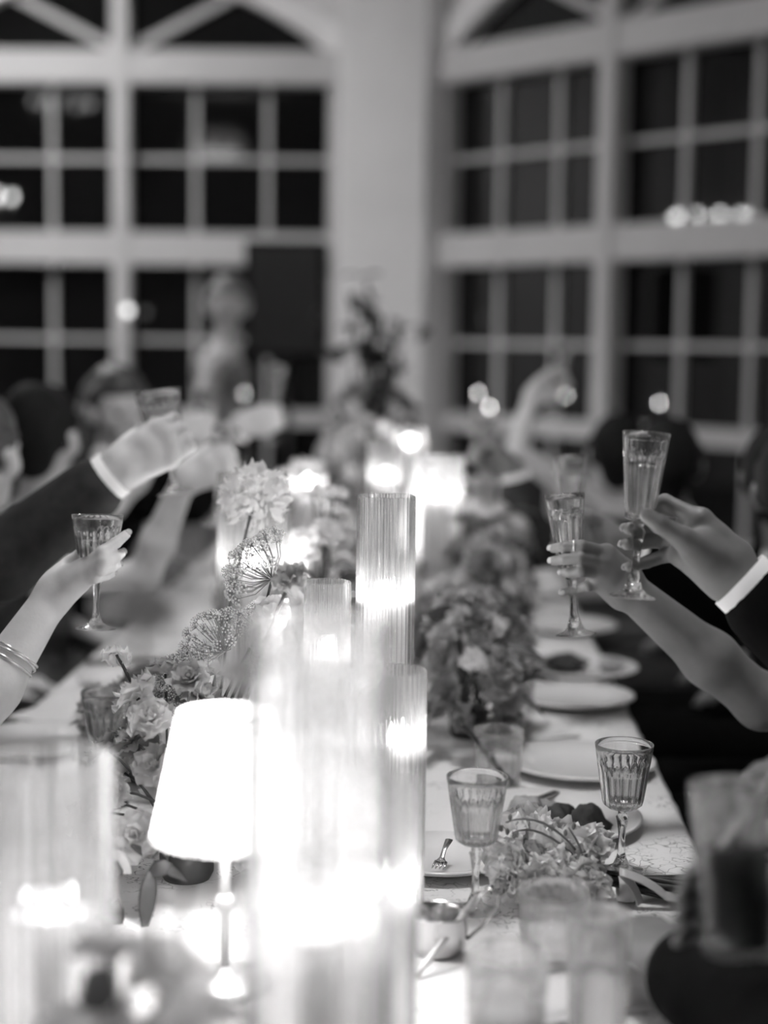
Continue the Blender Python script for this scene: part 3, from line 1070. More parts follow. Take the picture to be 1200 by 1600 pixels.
# ------------------------------------------------------------------ people: one continuous surface grown from a skeleton
def surf(caps, vox):
    """caps: (a, b, ra, rb, k, flat) with flat = None or (axis, factor > 1 squeezes along axis); blended round cones -> quad mesh"""
    A = np.array([c[0] for c in caps], np.float32)
    B = np.array([c[1] for c in caps], np.float32)
    R = np.array([max(c[2], c[3]) for c in caps], np.float32)[:, None]
    lo = np.minimum(A - R, B - R).min(0) - 4 * vox
    hi = np.maximum(A + R, B + R).max(0) + 4 * vox
    n = np.ceil((hi - lo) / vox).astype(int) + 1
    D = np.full(n, 0.5, np.float32)
    ax = [lo[i] + vox * np.arange(n[i], dtype=np.float32) for i in range(3)]
    for (a, b, ra, rb, k, flat) in caps:
        a = np.array(a, np.float32)
        b = np.array(b, np.float32)
        m = max(ra, rb) + max(0.012, 1.3 * k)
        i0 = np.maximum(0, ((np.minimum(a, b) - m - lo) / vox).astype(int))
        i1 = np.minimum(n, ((np.maximum(a, b) + m - lo) / vox).astype(int) + 2)
        sl = tuple(slice(i0[i], i1[i]) for i in range(3))
        X = ax[0][sl[0]][:, None, None] - a[0]
        Y = ax[1][sl[1]][None, :, None] - a[1]
        Z = ax[2][sl[2]][None, None, :] - a[2]
        ab = b - a
        L2 = float(ab @ ab) + 1e-9
        t = np.clip((X * ab[0] + Y * ab[1] + Z * ab[2]) / L2, 0, 1)
        dx, dy, dz = X - t * ab[0], Y - t * ab[1], Z - t * ab[2]
        if flat is not None:
            nn = np.array(flat[0], np.float32)
            nn = nn / np.linalg.norm(nn)
            q = (dx * nn[0] + dy * nn[1] + dz * nn[2]) * (flat[1] - 1)
            dx, dy, dz = dx + q * nn[0], dy + q * nn[1], dz + q * nn[2]
        d = np.sqrt(dx * dx + dy * dy + dz * dz) - (ra + t * (rb - ra))
        S = D[sl]
        h = np.clip(0.5 + 0.5 * (S - d) / k, 0, 1)
        D[sl] = S * (1 - h) + d * h - k * h * (1 - h)
    # surface nets
    neg = D < 0
    c8 = [(i, j, k) for i in (0, 1) for j in (0, 1) for k in (0, 1)]
    m1 = n - 1

    def cut(arr, o):
        return arr[o[0]:o[0] + m1[0], o[1]:o[1] + m1[1], o[2]:o[2] + m1[2]]
    cnt = sum(cut(neg, o).astype(np.int8) for o in c8)
    act = (cnt > 0) & (cnt < 8)
    idx = np.argwhere(act)
    vid = np.full(m1, -1, np.int32)
    vid[act] = np.arange(len(idx))
    vals = np.stack([D[idx[:, 0] + o[0], idx[:, 1] + o[1], idx[:, 2] + o[2]] for o in c8], 1)
    pos = np.zeros((len(idx), 3), np.float32)
    num = np.zeros(len(idx), np.float32)
    for p in range(8):
        for q in range(p + 1, 8):
            df = [c8[q][i] - c8[p][i] for i in range(3)]
            if sum(abs(x) for x in df) != 1:
                continue
            u, v = vals[:, p], vals[:, q]
            cr = (u < 0) != (v < 0)
            t = np.where(cr, u / np.where(cr, u - v, 1), 0)
            for i in range(3):
                pos[:, i] += np.where(cr, c8[p][i] + t * df[i], 0)
            num += cr
    verts = (idx + pos / num[:, None]) * vox + lo
    quads = []
    for axis in range(3):
        o1 = [0, 0, 0]
        o1[axis] = 1
        s0 = neg[:-1 if axis == 0 else None, :-1 if axis == 1 else None, :-1 if axis == 2 else None]
        s1 = neg[1 if axis == 0 else 0:, 1 if axis == 1 else 0:, 1 if axis == 2 else 0:]
        e = np.argwhere(s0 != s1)
        u, w = [(1, 2), (2, 0), (0, 1)][axis]
        ok = (e[:, u] > 0) & (e[:, w] > 0) & (e[:, u] < m1[u]) & (e[:, w] < m1[w]) & (e[:, axis] < m1[axis])
        e = e[ok]
        sgn = s0[e[:, 0], e[:, 1], e[:, 2]]
        eu = np.zeros(3, int)
        eu[u] = 1
        ew = np.zeros(3, int)
        ew[w] = 1

        def at_(off):
            z = e - off
            return vid[z[:, 0], z[:, 1], z[:, 2]]
        q = np.stack([at_(eu + ew), at_(ew), at_(0 * eu), at_(eu)], 1)
        q = np.where(sgn[:, None], q, q[:, ::-1])
        quads.append(q)
    return verts, np.concatenate(quads)


def np_mesh(name, pieces, base, m):
    vs = np.concatenate([p[0] for p in pieces]) - np.array(base, np.float32)
    off, qs = 0, []
    for v, q in pieces:
        qs.append(q + off)
        off += len(v)
    q = np.concatenate(qs).astype(np.int32)
    me = bpy.data.meshes.new(name)
    me.vertices.add(len(vs))
    me.vertices.foreach_set('co', vs.astype(np.float32).ravel())
    me.loops.add(q.size)
    me.loops.foreach_set('vertex_index', q.ravel())
    me.polygons.add(len(q))
    me.polygons.foreach_set('loop_start', np.arange(0, q.size, 4, dtype=np.int32))
    me.polygons.foreach_set('use_smooth', np.ones(len(q), bool))
    me.materials.append(m)
    me.update(calc_edges=True)
    me.validate()
    return me


FR = {'index': (.0098, .0090, .0082, .0070), 'middle': (.0100, .0092, .0084, .0072), 'ring': (.0096, .0088, .0080, .0068), 'pinky': (.0086, .0078, .0070, .0060)}


def hand_caps(W, fingers, thumb, s=1.0, kf=0.0025):
    """W wrist; fingers: name -> [knuckle, joint, joint, tip]; thumb: [base, joint, joint, tip]"""
    caps = []
    names = ['index', 'middle', 'ring', 'pinky']
    W = Vector(W)
    kn = [Vector(fingers[n][0]) for n in names]
    ctr = sum(kn, V(0, 0, 0)) / 4
    wd = (kn[0] - kn[3]).normalized()
    for i, n in enumerate(names):
        w0 = W + wd * (0.012 * s * (1.5 - i))
        caps.append((w0, kn[i], 0.0180 * s, 0.0128 * s, 0.016, None))
    for a, b in zip(kn[:-1], kn[1:]):
        caps.append((a, b, 0.011 * s, 0.011 * s, 0.010, None))
        caps.append((W * 0.35 + a * 0.65, W * 0.35 + b * 0.65, 0.0135 * s, 0.0135 * s, 0.012, None))
    t = [Vector(p) for p in thumb]
    caps.append((W, t[0], 0.020 * s, 0.018 * s, 0.016, None))
    caps.append((t[0], t[1], 0.0180 * s, 0.0125 * s, 0.014, None))
    caps.append((kn[0] * 0.6 + W * 0.4, t[1] * 0.6 + t[0] * 0.4, 0.011 * s, 0.011 * s, 0.016, None))
    caps.append((t[1], t[2], 0.0118 * s, 0.0105 * s, 0.006, None))
    caps.append((t[2], t[3], 0.0106 * s, 0.0082 * s, kf, None))
    for n in names:
        p = [Vector(x) for x in fingers[n]]
        r = [x * s for x in FR[n]]
        caps.append((p[0], p[1], r[0] * 1.08, r[1], 0.006, None))
        caps.append((p[1], p[2], r[1] * 1.03, r[2], kf, None))
        caps.append((p[2], p[3], r[2] * 1.02, r[3], kf, None))
    return caps


def nail_parts(parent, fingers, thumb, base, s=1.0):
    for n, p in fingers.items():
        p = [Vector(x) for x in p]
        d = (p[3] - p[2]).normalized()
        nn = p[1] - (p[0] + p[3]) / 2
        nn = nn - d * nn.dot(d)
        if nn.length < 1e-4:
            continue
        nn.normalize()
        r = (FR[n][3] if n in FR else 0.0084) * s
        side = d.cross(nn)
        mtx = Matrix((side, d, nn)).transposed()
        v, f = ellipsoid(p[3] + nn * r * 0.72 + d * r * 0.35 - Vector(base), (r * 0.72, r * 0.95, r * 0.38), 12, 8, mtx)
        obj('finger_nail', new_mesh('finger_nail', v, f, M_NAIL), parent)


def grip_hand(G, up, f, right, ro=0.02, s=1.0, ph3=(48, 108, 160)):
    """a hand closed round an upright thing at G; f is the way the forearm points; returns wrist, fingers, thumb"""
    y = Vector(up).normalized()
    x = Vector(f).normalized()
    y = (y - x * (0.75 * x.dot(y))).normalized()
    x = (x - y * x.dot(y)).normalized()
    z = x.cross(y) * (1 if right else -1)
    xc, zc = 0.092 * s, -(ro + 0.013 * s)
    W = Vector(G) - x * xc - z * zc

    def L(a, b, c):
        return W + x * a + y * b + z * c
    fs = {}
    rr = ro + 0.0085 * s
    for n, yy, k0, rad in (('index', .031, .084, 0), ('middle', .010, .090, .002), ('ring', -.011, .086, 0), ('pinky', -.031, .076, -.002)):
        pts = [L(k0 * s, yy * s, 0.0)]
        for ph in ph3:
            a = math.radians(ph)
            pts.append(L(xc + (rr + rad) * math.sin(a) * 1.05, yy * s * 0.92, zc + (rr + rad) * math.cos(a)))
        fs[n] = pts
    th = [L(.022 * s, .020 * s, -.016 * s), L(.050 * s, .034 * s, zc * 0.75), L(xc - rr * 0.75, .040 * s, zc - rr * 0.65), L(xc + 0.010, .038 * s, zc - rr)]
    return W, fs, th


def rest_hand(W, x, up, right, s=1.0):
    """a relaxed hand lying palm down"""
    x = Vector(x)
    z = Vector(up).normalized()
    x = (x - z * x.dot(z)).normalized()
    y = z.cross(x) * (1 if right else -1)

    def L(a, b, c):
        return Vector(W) + x * (a * s) + y * (b * s) + z * (c * s)
    fs = {}
    for n, yy, k0, l in (('index', .026, .086, (.040, .024, .019)), ('middle', .006, .090, (.044, .027, .020)), ('ring', -.014, .085, (.040, .026, .020)), ('pinky', -.032, .076, (.031, .019, .017))):
        p = [(k0, yy, 0.006)]
        a = 0.12
        for q, dl in enumerate(l):
            a += (0.22, 0.36, 0.25)[q]
            lx, ly, lz = p[-1]
            p.append((lx + dl * math.cos(a), yy * 1.02, lz - dl * math.sin(a)))
        fs[n] = [L(*c) for c in p]
    th = [L(.022, .022, -.010), L(.048, .044, -.014), L(.074, .050, -.018), L(.096, .048, -.022)]
    return fs, th


def ik(S, W, l1, l2, pole):
    S, W = Vector(S), Vector(W)
    d = W - S
    D = min(d.length, (l1 + l2) * 0.999)
    u = d.normalized()
    x = (l1 * l1 - l2 * l2 + D * D) / (2 * D)
    h = math.sqrt(max(0, l1 * l1 - x * x))
    p = Vector(pole) - u * Vector(pole).dot(u)
    p.normalize()
    return S + u * x + p * h


def fore_caps(S, E, W, s=1.0, k=0.02):
    m = E * 0.62 + W * 0.38
    return [(S, S * 0.5 + E * 0.5, 0.050 * s, 0.046 * s, 0.03, None), (S * 0.5 + E * 0.5, E, 0.046 * s, 0.038 * s, k, None),
            (E, m, 0.039 * s, 0.040 * s, k, None), (m, W, 0.040 * s, 0.0265 * s, k, None)]


CHAIR_M = {}


def chair(x, y, face, label):
    t = thing('dining_chair', label, 'chair', (x, y, 0), 'dark dining chairs round the table', (0, 0, 0 if face > 0 else math.pi))
    if not CHAIR_M:
        v, f = [], []
        CHAIR_M['seat'] = new_mesh('seat', *box((0.02, 0, 0.425), (0.42, 0.42, 0.035)), M_CHAIR, False)
        for i, (sx, sy) in enumerate(((0.2, 0.18), (0.2, -0.18))):
            CHAIR_M['leg%d' % i] = new_mesh('leg', *tube([(sx, sy, 0), (sx, sy, 0.41)], [0.014, 0.019], 10), M_CHAIR)
        for i, sy in enumerate((0.18, -0.18)):
            CHAIR_M['post%d' % i] = new_mesh('back_post', *tube([(-0.2, sy, 0), (-0.19, sy, 0.42), (-0.25, sy, 0.9)], [0.015, 0.019, 0.014], 10), M_CHAIR)
        CHAIR_M['rail'] = new_mesh('top_rail', *tube([(-0.25, -0.19, 0.89), (-0.27, 0, 0.905), (-0.25, 0.19, 0.89)], 0.02, 10), M_CHAIR)
        for i, sy in enumerate((-0.09, 0, 0.09)):
            CHAIR_M['slat%d' % i] = new_mesh('back_slat', *tube([(-0.195, sy, 0.44), (-0.255, sy, 0.89)], 0.010, 8), M_CHAIR)
    for k, me in CHAIR_M.items():
        obj(me.name.split('.')[0], me, t)


def person(label, side, y, x, skin, outfit, hair, raised=None, lean=(0, 0, 0), look=None, stand=0.0, rest=None, fem=False, vox_arm=0.005, chair_label=None, hair_long=False, group=None, cuff=True, drop=0.0):
    """raised: dict(right=bool, W, fingers, thumb, E or pole); side +1 sits left of the table facing right, -1 the other way"""
    fw = V(side, 0, 0)
    lf = V(0, side, 0)
    base = V(x, y, 0)
    up = V(0, 0, 1)
    ws = 0.9 if fem else 1.0
    z0 = stand
    pel = base + V(0, 0, 0.55 + z0)
    ln = Vector(lean)
    waist = base + ln * 0.35 + V(0, 0, 0.72 + z0)
    chest = base + ln * 0.75 + V(0, 0, 0.90 + z0 - drop * 0.7)
    shc = base + ln + V(0, 0, (1.01 if not fem else 0.97) + z0 - drop)
    neck = shc + up * 0.06 + fw * 0.01
    head = shc + up * 0.22 + fw * 0.035
    SL, SR = shc + lf * 0.165 * ws, shc - lf * 0.165 * ws
    torso = [(pel + lf * 0.09, pel - lf * 0.09, 0.115 * ws, 0.115 * ws, 0.05, None),
             (waist + lf * 0.055, waist - lf * 0.055, 0.105 * ws, 0.105 * ws, 0.07, None),
             (chest + lf * 0.085 * ws, chest - lf * 0.085 * ws, 0.108 * ws, 0.108 * ws, 0.07, None),
             (SL - lf * 0.02, SR + lf * 0.02, 0.058 * ws, 0.058 * ws, 0.06, None)]
    if fem:
        for s_ in (-1, 1):
            c = chest + lf * 0.07 * s_ + fw * 0.07 + up * 0.0
            torso.append((c, c, 0.052, 0.052, 0.04, None))
    legs = []
    feet = []
    for s_ in (-1, 1):
        hip = pel + lf * 0.095 * s_ - up * 0.03
        if stand:
            knee, ank = hip - up * 0.42 + fw * 0.02, hip - up * 0.83
        else:
            knee = base + lf * 0.12 * s_ + fw * 0.40 + V(0, 0, 0.525)
            ank = base + lf * 0.11 * s_ + fw * 0.36 + V(0, 0, 0.10)
        legs += [(hip, knee, 0.085 * ws, 0.062 * ws, 0.03, None), (knee, ank, 0.062 * ws, 0.042 * ws, 0.02, None)]
        ft = V(ank.x, ank.y, 0.042)
        feet.append((ft - fw * 0.05, ft + fw * 0.15, 0.038, 0.032, 0.02, None))
    # head and face
    lk = Vector(look).normalized() if look else fw
    sd = lk.cross(up).normalized()
    hu = sd.cross(lk).normalized()

    def H(a, b, c):
        return head + lk * a + sd * b + hu * c
    hd = [(neck - up * 0.03, head - hu * 0.05 - lk * 0.015, 0.056 * ws, 0.052 * ws, 0.03, None),
          (H(-.02, 0, .035), H(.01, 0, .03), 0.094, 0.088, 0.02, (sd, 1.16)),
          (H(.035, 0, -.02), H(.055, 0, -.078), 0.056, 0.036, 0.03, (sd, 1.08)),
          (H(.070, 0, -.098), H(.070, 0, -.098), 0.020, 0.020, 0.02, None),
          (H(.092, 0, .012), H(.108, 0, -.030), 0.007, 0.0125, 0.010, None),
          (H(.088, .034, .024), H(.088, -.034, .024), 0.010, 0.010, 0.012, None),
          (H(.078, .020, -.062), H(.078, -.020, -.062), 0.010, 0.010, 0.010, None)]
    for s_ in (-1, 1):
        hd.append((H(.055, .042 * s_, -.020), H(.055, .042 * s_, -.020), 0.026, 0.026, 0.02, None))
        hd.append((H(-.012, .083 * s_, .012), H(-.006, .080 * s_, -.022), 0.022, 0.013, 0.008, (lk + sd * 0.3 * s_, 1.0)))
    arms, fine, sleeves, cuffs = [], [], [], []
    hands = []
    for right in (True, False):
        S = SR if right else SL
        if raised and raised['right'] == right:
            W = Vector(raised['W'])
            reach = 0.52 * (0.95 if fem else 1)
            if 'E' in raised:
                E = Vector(raised['E'])
            else:
                if (W - S).length > reach:
                    S = W + (S - W).normalized() * reach
                    arms.append(((SR if right else SL), S, 0.055 * ws, 0.052 * ws, 0.04, None))
                E = ik(S, W, 0.285 * (0.95 if fem else 1), 0.255 * (0.95 if fem else 1), raised.get('pole', V(0, 0, -1) - fw * 0.3))
            fg, th = raised['fingers'], raised['thumb']
            hs = raised.get('s', 0.92 if fem else 1.04)
            arm = fore_caps(S, E, W, raised.get('arm', 0.9 if fem else 1.05))
            hc = hand_caps(W, fg, th, hs)
            fine += arm + hc
            hands.append((fg, th, hs, raised.get('nails', False)))
        else:
            if rest and rest['right'] == right:
                W, E = Vector(rest['W']), Vector(rest['E'])
                fg, th = rest_hand(W, rest.get('dir', W - E), rest.get('up', up), right, 1.0)
            else:
                W = base + fw * (0.15 if not stand else 0.10) + lf * (0.13 if not right else -0.13) + V(0, 0, 0.66 if not stand else 0.80)
                E = ik(S, W, 0.285, 0.255, V(0, 0, -0.5) - fw + lf * (0.5 if not right else -0.5))
                fg, th = rest_hand(W, fw + V(0, 0, -0.12), up, right, 0.95)
            arms += fore_caps(S, E, W, 0.9 if fem else 1.05)
            arms += hand_caps(W, fg, th, 0.92 if fem else 1.0)
        k = 1.05 if not fem else 0.9
        sleeves += [(S, S * 0.5 + E * 0.5, 0.072 * k, 0.066 * k, 0.04, None), (S * 0.5 + E * 0.5, E, 0.066 * k, 0.062 * k, 0.02, None),
                    (E, E * 0.24 + W * 0.76 if cuff else W * 0.86 + E * 0.14, 0.062 * k, 0.050 * k, 0.02, None)]
        cuffs.append((E, W))
    pieces = []
    if fine:
        pieces.append(surf(fine, vox_arm))
    pieces.append(surf(torso + legs + feet + hd + arms, 0.0095))
    body = obj('person', np_mesh('person', pieces, base, skin), None, base)
    tag(body, label, 'person', group)
    for fg, th, hs, nails in hands:
        if nails:
            nail_parts(body, fg, th, base, hs)

    def infl(caps, dr):
        return [(a, b, ra + dr, rb + dr, k, fl) for a, b, ra, rb, k, fl in caps]
    suit = outfit in (M_SUIT, M_SUIT2)
    if suit:
        obj('jacket', np_mesh('jacket', [surf(infl(torso, 0.016) + sleeves, 0.008)], base, outfit), body)
        obj('trousers', np_mesh('trousers', [surf(infl(torso[:1], 0.012) + infl(legs, 0.014), 0.011)], base, outfit), body)
        v, f = surf([(neck - up * 0.035, neck + up * 0.02, 0.066, 0.060, 0.02, None), (chest + fw * 0.085 + up * 0.02, neck + fw * 0.04 - up * 0.03, 0.045, 0.035, 0.02, (fw, 1.5))], 0.008)
        obj('shirt', np_mesh('shirt', [(v, f)], base, M_SHIRT), body)
        for E, W in cuffs if cuff else ():
            dcu = (W - E).normalized()
            prof = [(0.0435, 0), (0.0415, 0.050), (0.039, 0.050), (0.041, 0.0)]
            v, f = lathe(prof, 32, close=True)
            c = E * 0.25 + W * 0.75
            mm = Matrix.Translation(c - base) @ quat_z(dcu).to_matrix().to_4x4()
            v, f = xform((v, f), mm)
            obj('shirt_cuff', new_mesh('shirt_cuff', v, f, M_SHIRT), body)
    else:
        skirt = infl(torso, 0.010)[:3] + infl(legs, 0.03)
        if fem:
            skirt += infl(torso, 0.008)[4:]
        obj('dress', np_mesh('dress', [surf(skirt, 0.010)], base, outfit), body)
    obj('shoes', np_mesh('shoes', [surf(infl(feet, 0.008), 0.010)], base, M_SUIT), body)
    hcaps = [(H(-.030, 0, .052), H(.012, 0, .062), 0.100, 0.082, 0.03, (sd, 1.12)), (H(-.055, 0, .0), H(-.050, 0, -.045), 0.072, 0.055, 0.03, None)]
    for s_ in (-1, 1):
        hcaps.append((H(.005, .070 * s_, .05), H(-.02, .074 * s_, .0), 0.030, 0.020, 0.02, None))
        if hair_long:
            hcaps.append((H(-.02, .070 * s_, .0), H(-.045, .085 * s_, -.20), 0.036, 0.030, 0.03, None))
    if hair_long:
        hcaps.append((H(-.06, 0, -.03), H(-.085, 0, -.25), 0.075, 0.055, 0.04, None))
    obj('hair', np_mesh('hair', [surf(hcaps, 0.008)], base, hair), body)
    for s_ in (-1, 1):
        v, f = ellipsoid(H(.0815, .033 * s_, .003) - base, (.0125, .0125, .0085), 12, 8)
        obj('eye', new_mesh('eye', v, f, M_EYE), body)
    v, f = ellipsoid(H(.089, 0, -.062) - base, (.012, .022, .006) if abs(lk.x) > abs(lk.y) else (.022, .012, .006), 12, 8)
    obj('mouth', new_mesh('mouth', v, f, M_LIP), body)
    if not stand:
        chair(x - side * 0.05, y, side, chair_label or ('dark wooden chair under the ' + label.split(' person')[0]))
    return body


def C(origin, scale, d0):
    def f(cx, cy, dd=0.0):
        return P(origin[0] + cx / scale, origin[1] + cy / scale, d0 + dd)
    return f


# --- the two sharp hands on the right ---------------------------------------------------------
# man's right hand, thumb towards us, fingers behind the stem
c1 = C((940, 640), 4.446, 1.95)
g_man, a_man, u_man = held_glass('flute', (1010.5, 676), (988, 935), 1.95, 'sharp champagne flute held highest, in the man\'s hand with white cuff')
fg_man = {'index': [c1(690, 765, .010), c1(440, 640, .034), c1(340, 700, .038), c1(275, 770, .032)],
          'middle': [c1(640, 840, .018), c1(450, 800, .048), c1(300, 815, .040), c1(190, 825, .020)],
          'ring': [c1(600, 930, .018), c1(440, 905, .046), c1(290, 920, .036), c1(175, 935, .018)],
          'pinky': [c1(555, 1010, .012), c1(440, 1015, .034), c1(310, 1060, .026), c1(192, 1092, .012)]}
th_man = [c1(735, 1020, -.012), c1(560, 890, -.026), c1(405, 795, -.030), c1(315, 735, -.028)]
W_man = c1(880, 1110, 0.004)
man_raise = dict(right=True, W=W_man, fingers=fg_man, thumb=th_man, s=1.10, arm=1.12, nails=True, E=P(1400, 1130, 1.92))
person('seated man in black suit, out of frame but for his raised hand with white cuff', -1, 1.78, 0.80, M_SKIN_M, M_SUIT, M_HAIR_D, man_raise,
       lean=(-0.04, 0.02, 0), look=(-1, 0.6, 0), vox_arm=0.0026, chair_label='dark wooden chair under the man whose hand wears a white cuff')

# woman's left hand, back of the hand towards us, fingers across the bowl
c2 = C((820, 740), 5.0, 2.30)
g_wom, a_wom, u_wom = held_glass('flute', (882, 771), (899.5, 993), 2.30, 'sharp champagne flute held lower, in the bare-armed woman\'s fingers')
fg_wom = {'index': [c2(640, 620, -.012), c2(445, 565, -.040), c2(305, 572, -.036), c2(222, 585, -.016)],
          'middle': [c2(620, 690, -.016), c2(430, 660, -.046), c2(310, 668, -.040), c2(226, 680, -.018)],
          'ring': [c2(590, 765, -.016), c2(440, 762, -.042), c2(355, 775, -.034), c2(300, 772, -.014)],
          'pinky': [c2(560, 835, -.010), c2(490, 880, -.016), c2(400, 905, .014), c2(300, 925, .016)]}
th_wom = [c2(720, 740, .022), c2(590, 690, .036), c2(470, 640, .040), c2(390, 600, .034)]
W_wom = P(975, 915, 2.305)
wom_raise = dict(right=False, W=W_wom, fingers=fg_wom, thumb=th_wom, s=0.95, arm=0.98, nails=True, E=P(1190, 1098, 2.36))
person('seated woman with a bare tan arm raised, holding the lower sharp flute', -1, 2.42, 0.76, M_SKIN_D, M_DRESS_D, M_HAIR_B, wom_raise,
       lean=(-0.05, 0.04, 0), look=(-1, 0.8, 0), fem=True, vox_arm=0.0026, hair_long=True, chair_label='dark wooden chair under the bare-armed woman')
v, f = lathe([(0.0086, -0.0015), (0.0096, -0.0015), (0.0096, 0.0015), (0.0086, 0.0015)], 24, close=True)
ringd = (fg_wom['index'][2] - fg_wom['index'][1]).normalized()
rg = obj('finger_ring', new_mesh('finger_ring', v, f, M_PEARL), None, fg_wom['index'][1].lerp(fg_wom['index'][2], 0.42), quat_z(ringd))
tag(rg, 'thin bright ring on the finger of the hand holding the lower flute', 'ring')

# --- left: woman with bangles, her right hand round a goblet ------------------------------------
c3 = C((0, 780), 5.333, 2.25)
g_lw, a_lw, u_lw = held_glass('goblet', (152.5, 804), (150, 984), 2.25, 'crystal goblet raised by the hand with pale bangles')
fg_lw = {'index': [c3(700, 575, -.016), c3(850, 440, -.040), c3(965, 365, -.026), c3(1050, 295, -.006)],
         'middle': [c3(690, 610, -.021), c3(860, 520, -.046), c3(960, 485, -.030), c3(1010, 450, -.006)],
         'ring': [c3(680, 645, -.021), c3(840, 590, -.044), c3(925, 570, -.028), c3(980, 545, -.006)],
         'pinky': [c3(655, 690, -.017), c3(790, 660, -.036), c3(880, 640, -.024), c3(935, 620, -.006)]}
th_lw = [c3(500, 680, .012), c3(590, 540, .026), c3(690, 450, .034), c3(800, 400, .032)]
W_lw = c3(440, 800, -.004)
lw_raise = dict(right=True, W=W_lw, fingers=fg_lw, thumb=th_lw, s=0.96, arm=0.92, nails=True, E=P(-70, 1165, 2.16))
lw = person('seated woman with pale bangles raising a crystal goblet', 1, 2.0, -1.14, M_SKIN_L, M_DRESS_D, M_HAIR_B, lw_raise,
            lean=(0.06, 0.02, 0), look=(1, 0.7, 0), fem=True, vox_arm=0.003, hair_long=True, chair_label='dark wooden chair under the woman with bangles')
ax = (W_lw - P(-70, 1165, 2.16)).normalized()
for i, (t_, tilt) in enumerate(((-0.112, 0.10), (-0.104, -0.05), (-0.096, 0.16))):
    c = W_lw + ax * t_
    v, f = lathe([(0.0355 + 0.0019 * math.cos(q), 0.0019 * math.sin(q)) for q in [j * math.pi / 4 for j in range(8)]], 48, close=True)
    qq = quat_z(ax + V(tilt, 0, tilt))
    b = obj('bangle', new_mesh('bangle', v, f, M_PEARL), None, c, qq)
    tag(b, ['lowest pale bangle on the raised forearm', 'middle pale bangle on the raised forearm', 'topmost pale bangle on the raised forearm'][i], 'bracelet', 'pale bangles on one wrist')


# --- the others, raising glasses further down the table -----------------------------------------
def toast(right, gpx, d, kind, rim_px, foot_px, glabel, fdir, ro, **kw):
    held_glass(kind, rim_px, foot_px, d, glabel)
    a, b = P(*foot_px, d), P(*rim_px, d)
    up = (b - a).normalized()
    G = P(*gpx, d)
    G = a + up * (G - a).dot(up)
    W, fg, th = grip_hand(G, up, fdir, right, ro)
    r = dict(right=right, W=W, fingers=fg, thumb=th)
    r.update(kw)
    return r


person('seated man in charcoal suit, white cuff showing on his raised arm', 1, 2.75, -1.16, M_SKIN_L, M_SUIT2, M_HAIR_D,
       toast(True, (262, 690), 2.72, 'goblet', (246, 612), (275, 772), 'goblet raised in the charcoal-sleeved hand', V(0.75, 0.3, 0.62), 0.028, arm=1.15),
       lean=(0.06, 0, 0), look=(0.6, 1, 0), vox_arm=0.004, chair_label='dark wooden chair under the man in charcoal suit')
person('seated woman in dark dress with a pale bare forearm raising a flute', 1, 3.42, -1.14, M_SKIN_L, M_DRESS_D, M_HAIR_B,
       toast(True, (340, 722), 3.40, 'flute', (354, 668), (336, 822), 'blurred flute raised on the left, above the pompon flower', V(0.8, 0.3, 0.55), 0.02, E=P(222, 905, 3.42)),
       lean=(0.10, 0, 0), look=(0.4, 1, 0), fem=True, vox_arm=0.005, chair_label='dark wooden chair under the woman with the pale forearm')
person('seated woman with dark hair and bare shoulders seen from behind', 1, 4.08, -1.08, M_SKIN_L, M_DRESS_D, M_HAIR_D,
       toast(True, (318, 668), 4.25, 'flute', (323, 612), (316, 735), 'blurred flute raised beside the small added candle flame on the left', V(0.9, 0.2, 0.3), 0.02),
       lean=(0.02, 0, 0), look=(0.35, 1, 0), fem=True, vox_arm=0.006, hair_long=False, chair_label='dark wooden chair under the dark-haired woman')
person('seated man in black suit with light face beyond the dark-haired woman', 1, 4.75, -1.12, M_SKIN_L, M_SUIT, M_HAIR_B,
       toast(True, (425, 655), 4.6, 'flute', (432, 570), (420, 690), 'distant flute raised left of the tall arrangement', V(0.9, 0.1, 0.35), 0.02),
       lean=(0.12, 0, 0), look=(0.5, -0.8, 0), vox_arm=0.006, chair_label='dark wooden chair under the light-faced man')
person('seated woman in pale dress far along the left side', 1, 5.45, -1.16, M_SKIN_M, M_DRESS_L, M_HAIR_B, None,
       look=(0.9, -0.5, 0), fem=True, hair_long=True, chair_label='dark wooden chair under the woman in pale dress')
person('standing woman in pale dress beyond the table before the straight window', 1, 7.0, -0.98, M_SKIN_L, M_DRESS_L, M_HAIR_F,
       toast(True, (364, 556), 6.7, 'goblet', (363, 512), (365, 578), 'goblet raised by the standing woman far off', V(0.4, -0.6, 0.3), 0.025),
       look=(0.2, -1, 0), stand=0.40, fem=True, vox_arm=0.007)

person('seated man in black suit raising the blurred flute behind the woman\'s hand', -1, 3.12, 0.88, M_SKIN_M, M_SUIT, M_HAIR_D,
       toast(True, (893, 835), 2.92, 'flute', (890, 712), (896, 895), 'blurred flute showing just above the lower sharp flute', V(-0.9, 0.1, 0.35), 0.018),
       drop=0.07, lean=(-0.14, 0, 0), look=(0.25, 1, 0), vox_arm=0.005, chair_label='dark wooden chair under the man behind the sharp flutes')
person('seated man in black suit, dark head turned away at the right edge', -1, 3.8, 0.90, M_SKIN_D, M_SUIT, M_HAIR_D, None,
       drop=0.10, lean=(-0.06, 0, 0), look=(0.3, 1, 0), chair_label='dark wooden chair under the man with dark head turned away')
person('seated man in charcoal suit with one arm raised before the angled window', -1, 4.45, 0.86, M_SKIN_D, M_SUIT2, M_HAIR_D,
       toast(True, (757, 712), 4.25, 'goblet', (752, 655), (760, 760), 'blurred goblet raised beneath the pair of added candle flames', V(-0.6, 0.1, 0.7), 0.024, E=P(830, 850, 4.3)),
       drop=0.12, lean=(-0.20, 0, 0), look=(0.2, 1, 0), vox_arm=0.006, chair_label='dark wooden chair under the man in charcoal on the right')
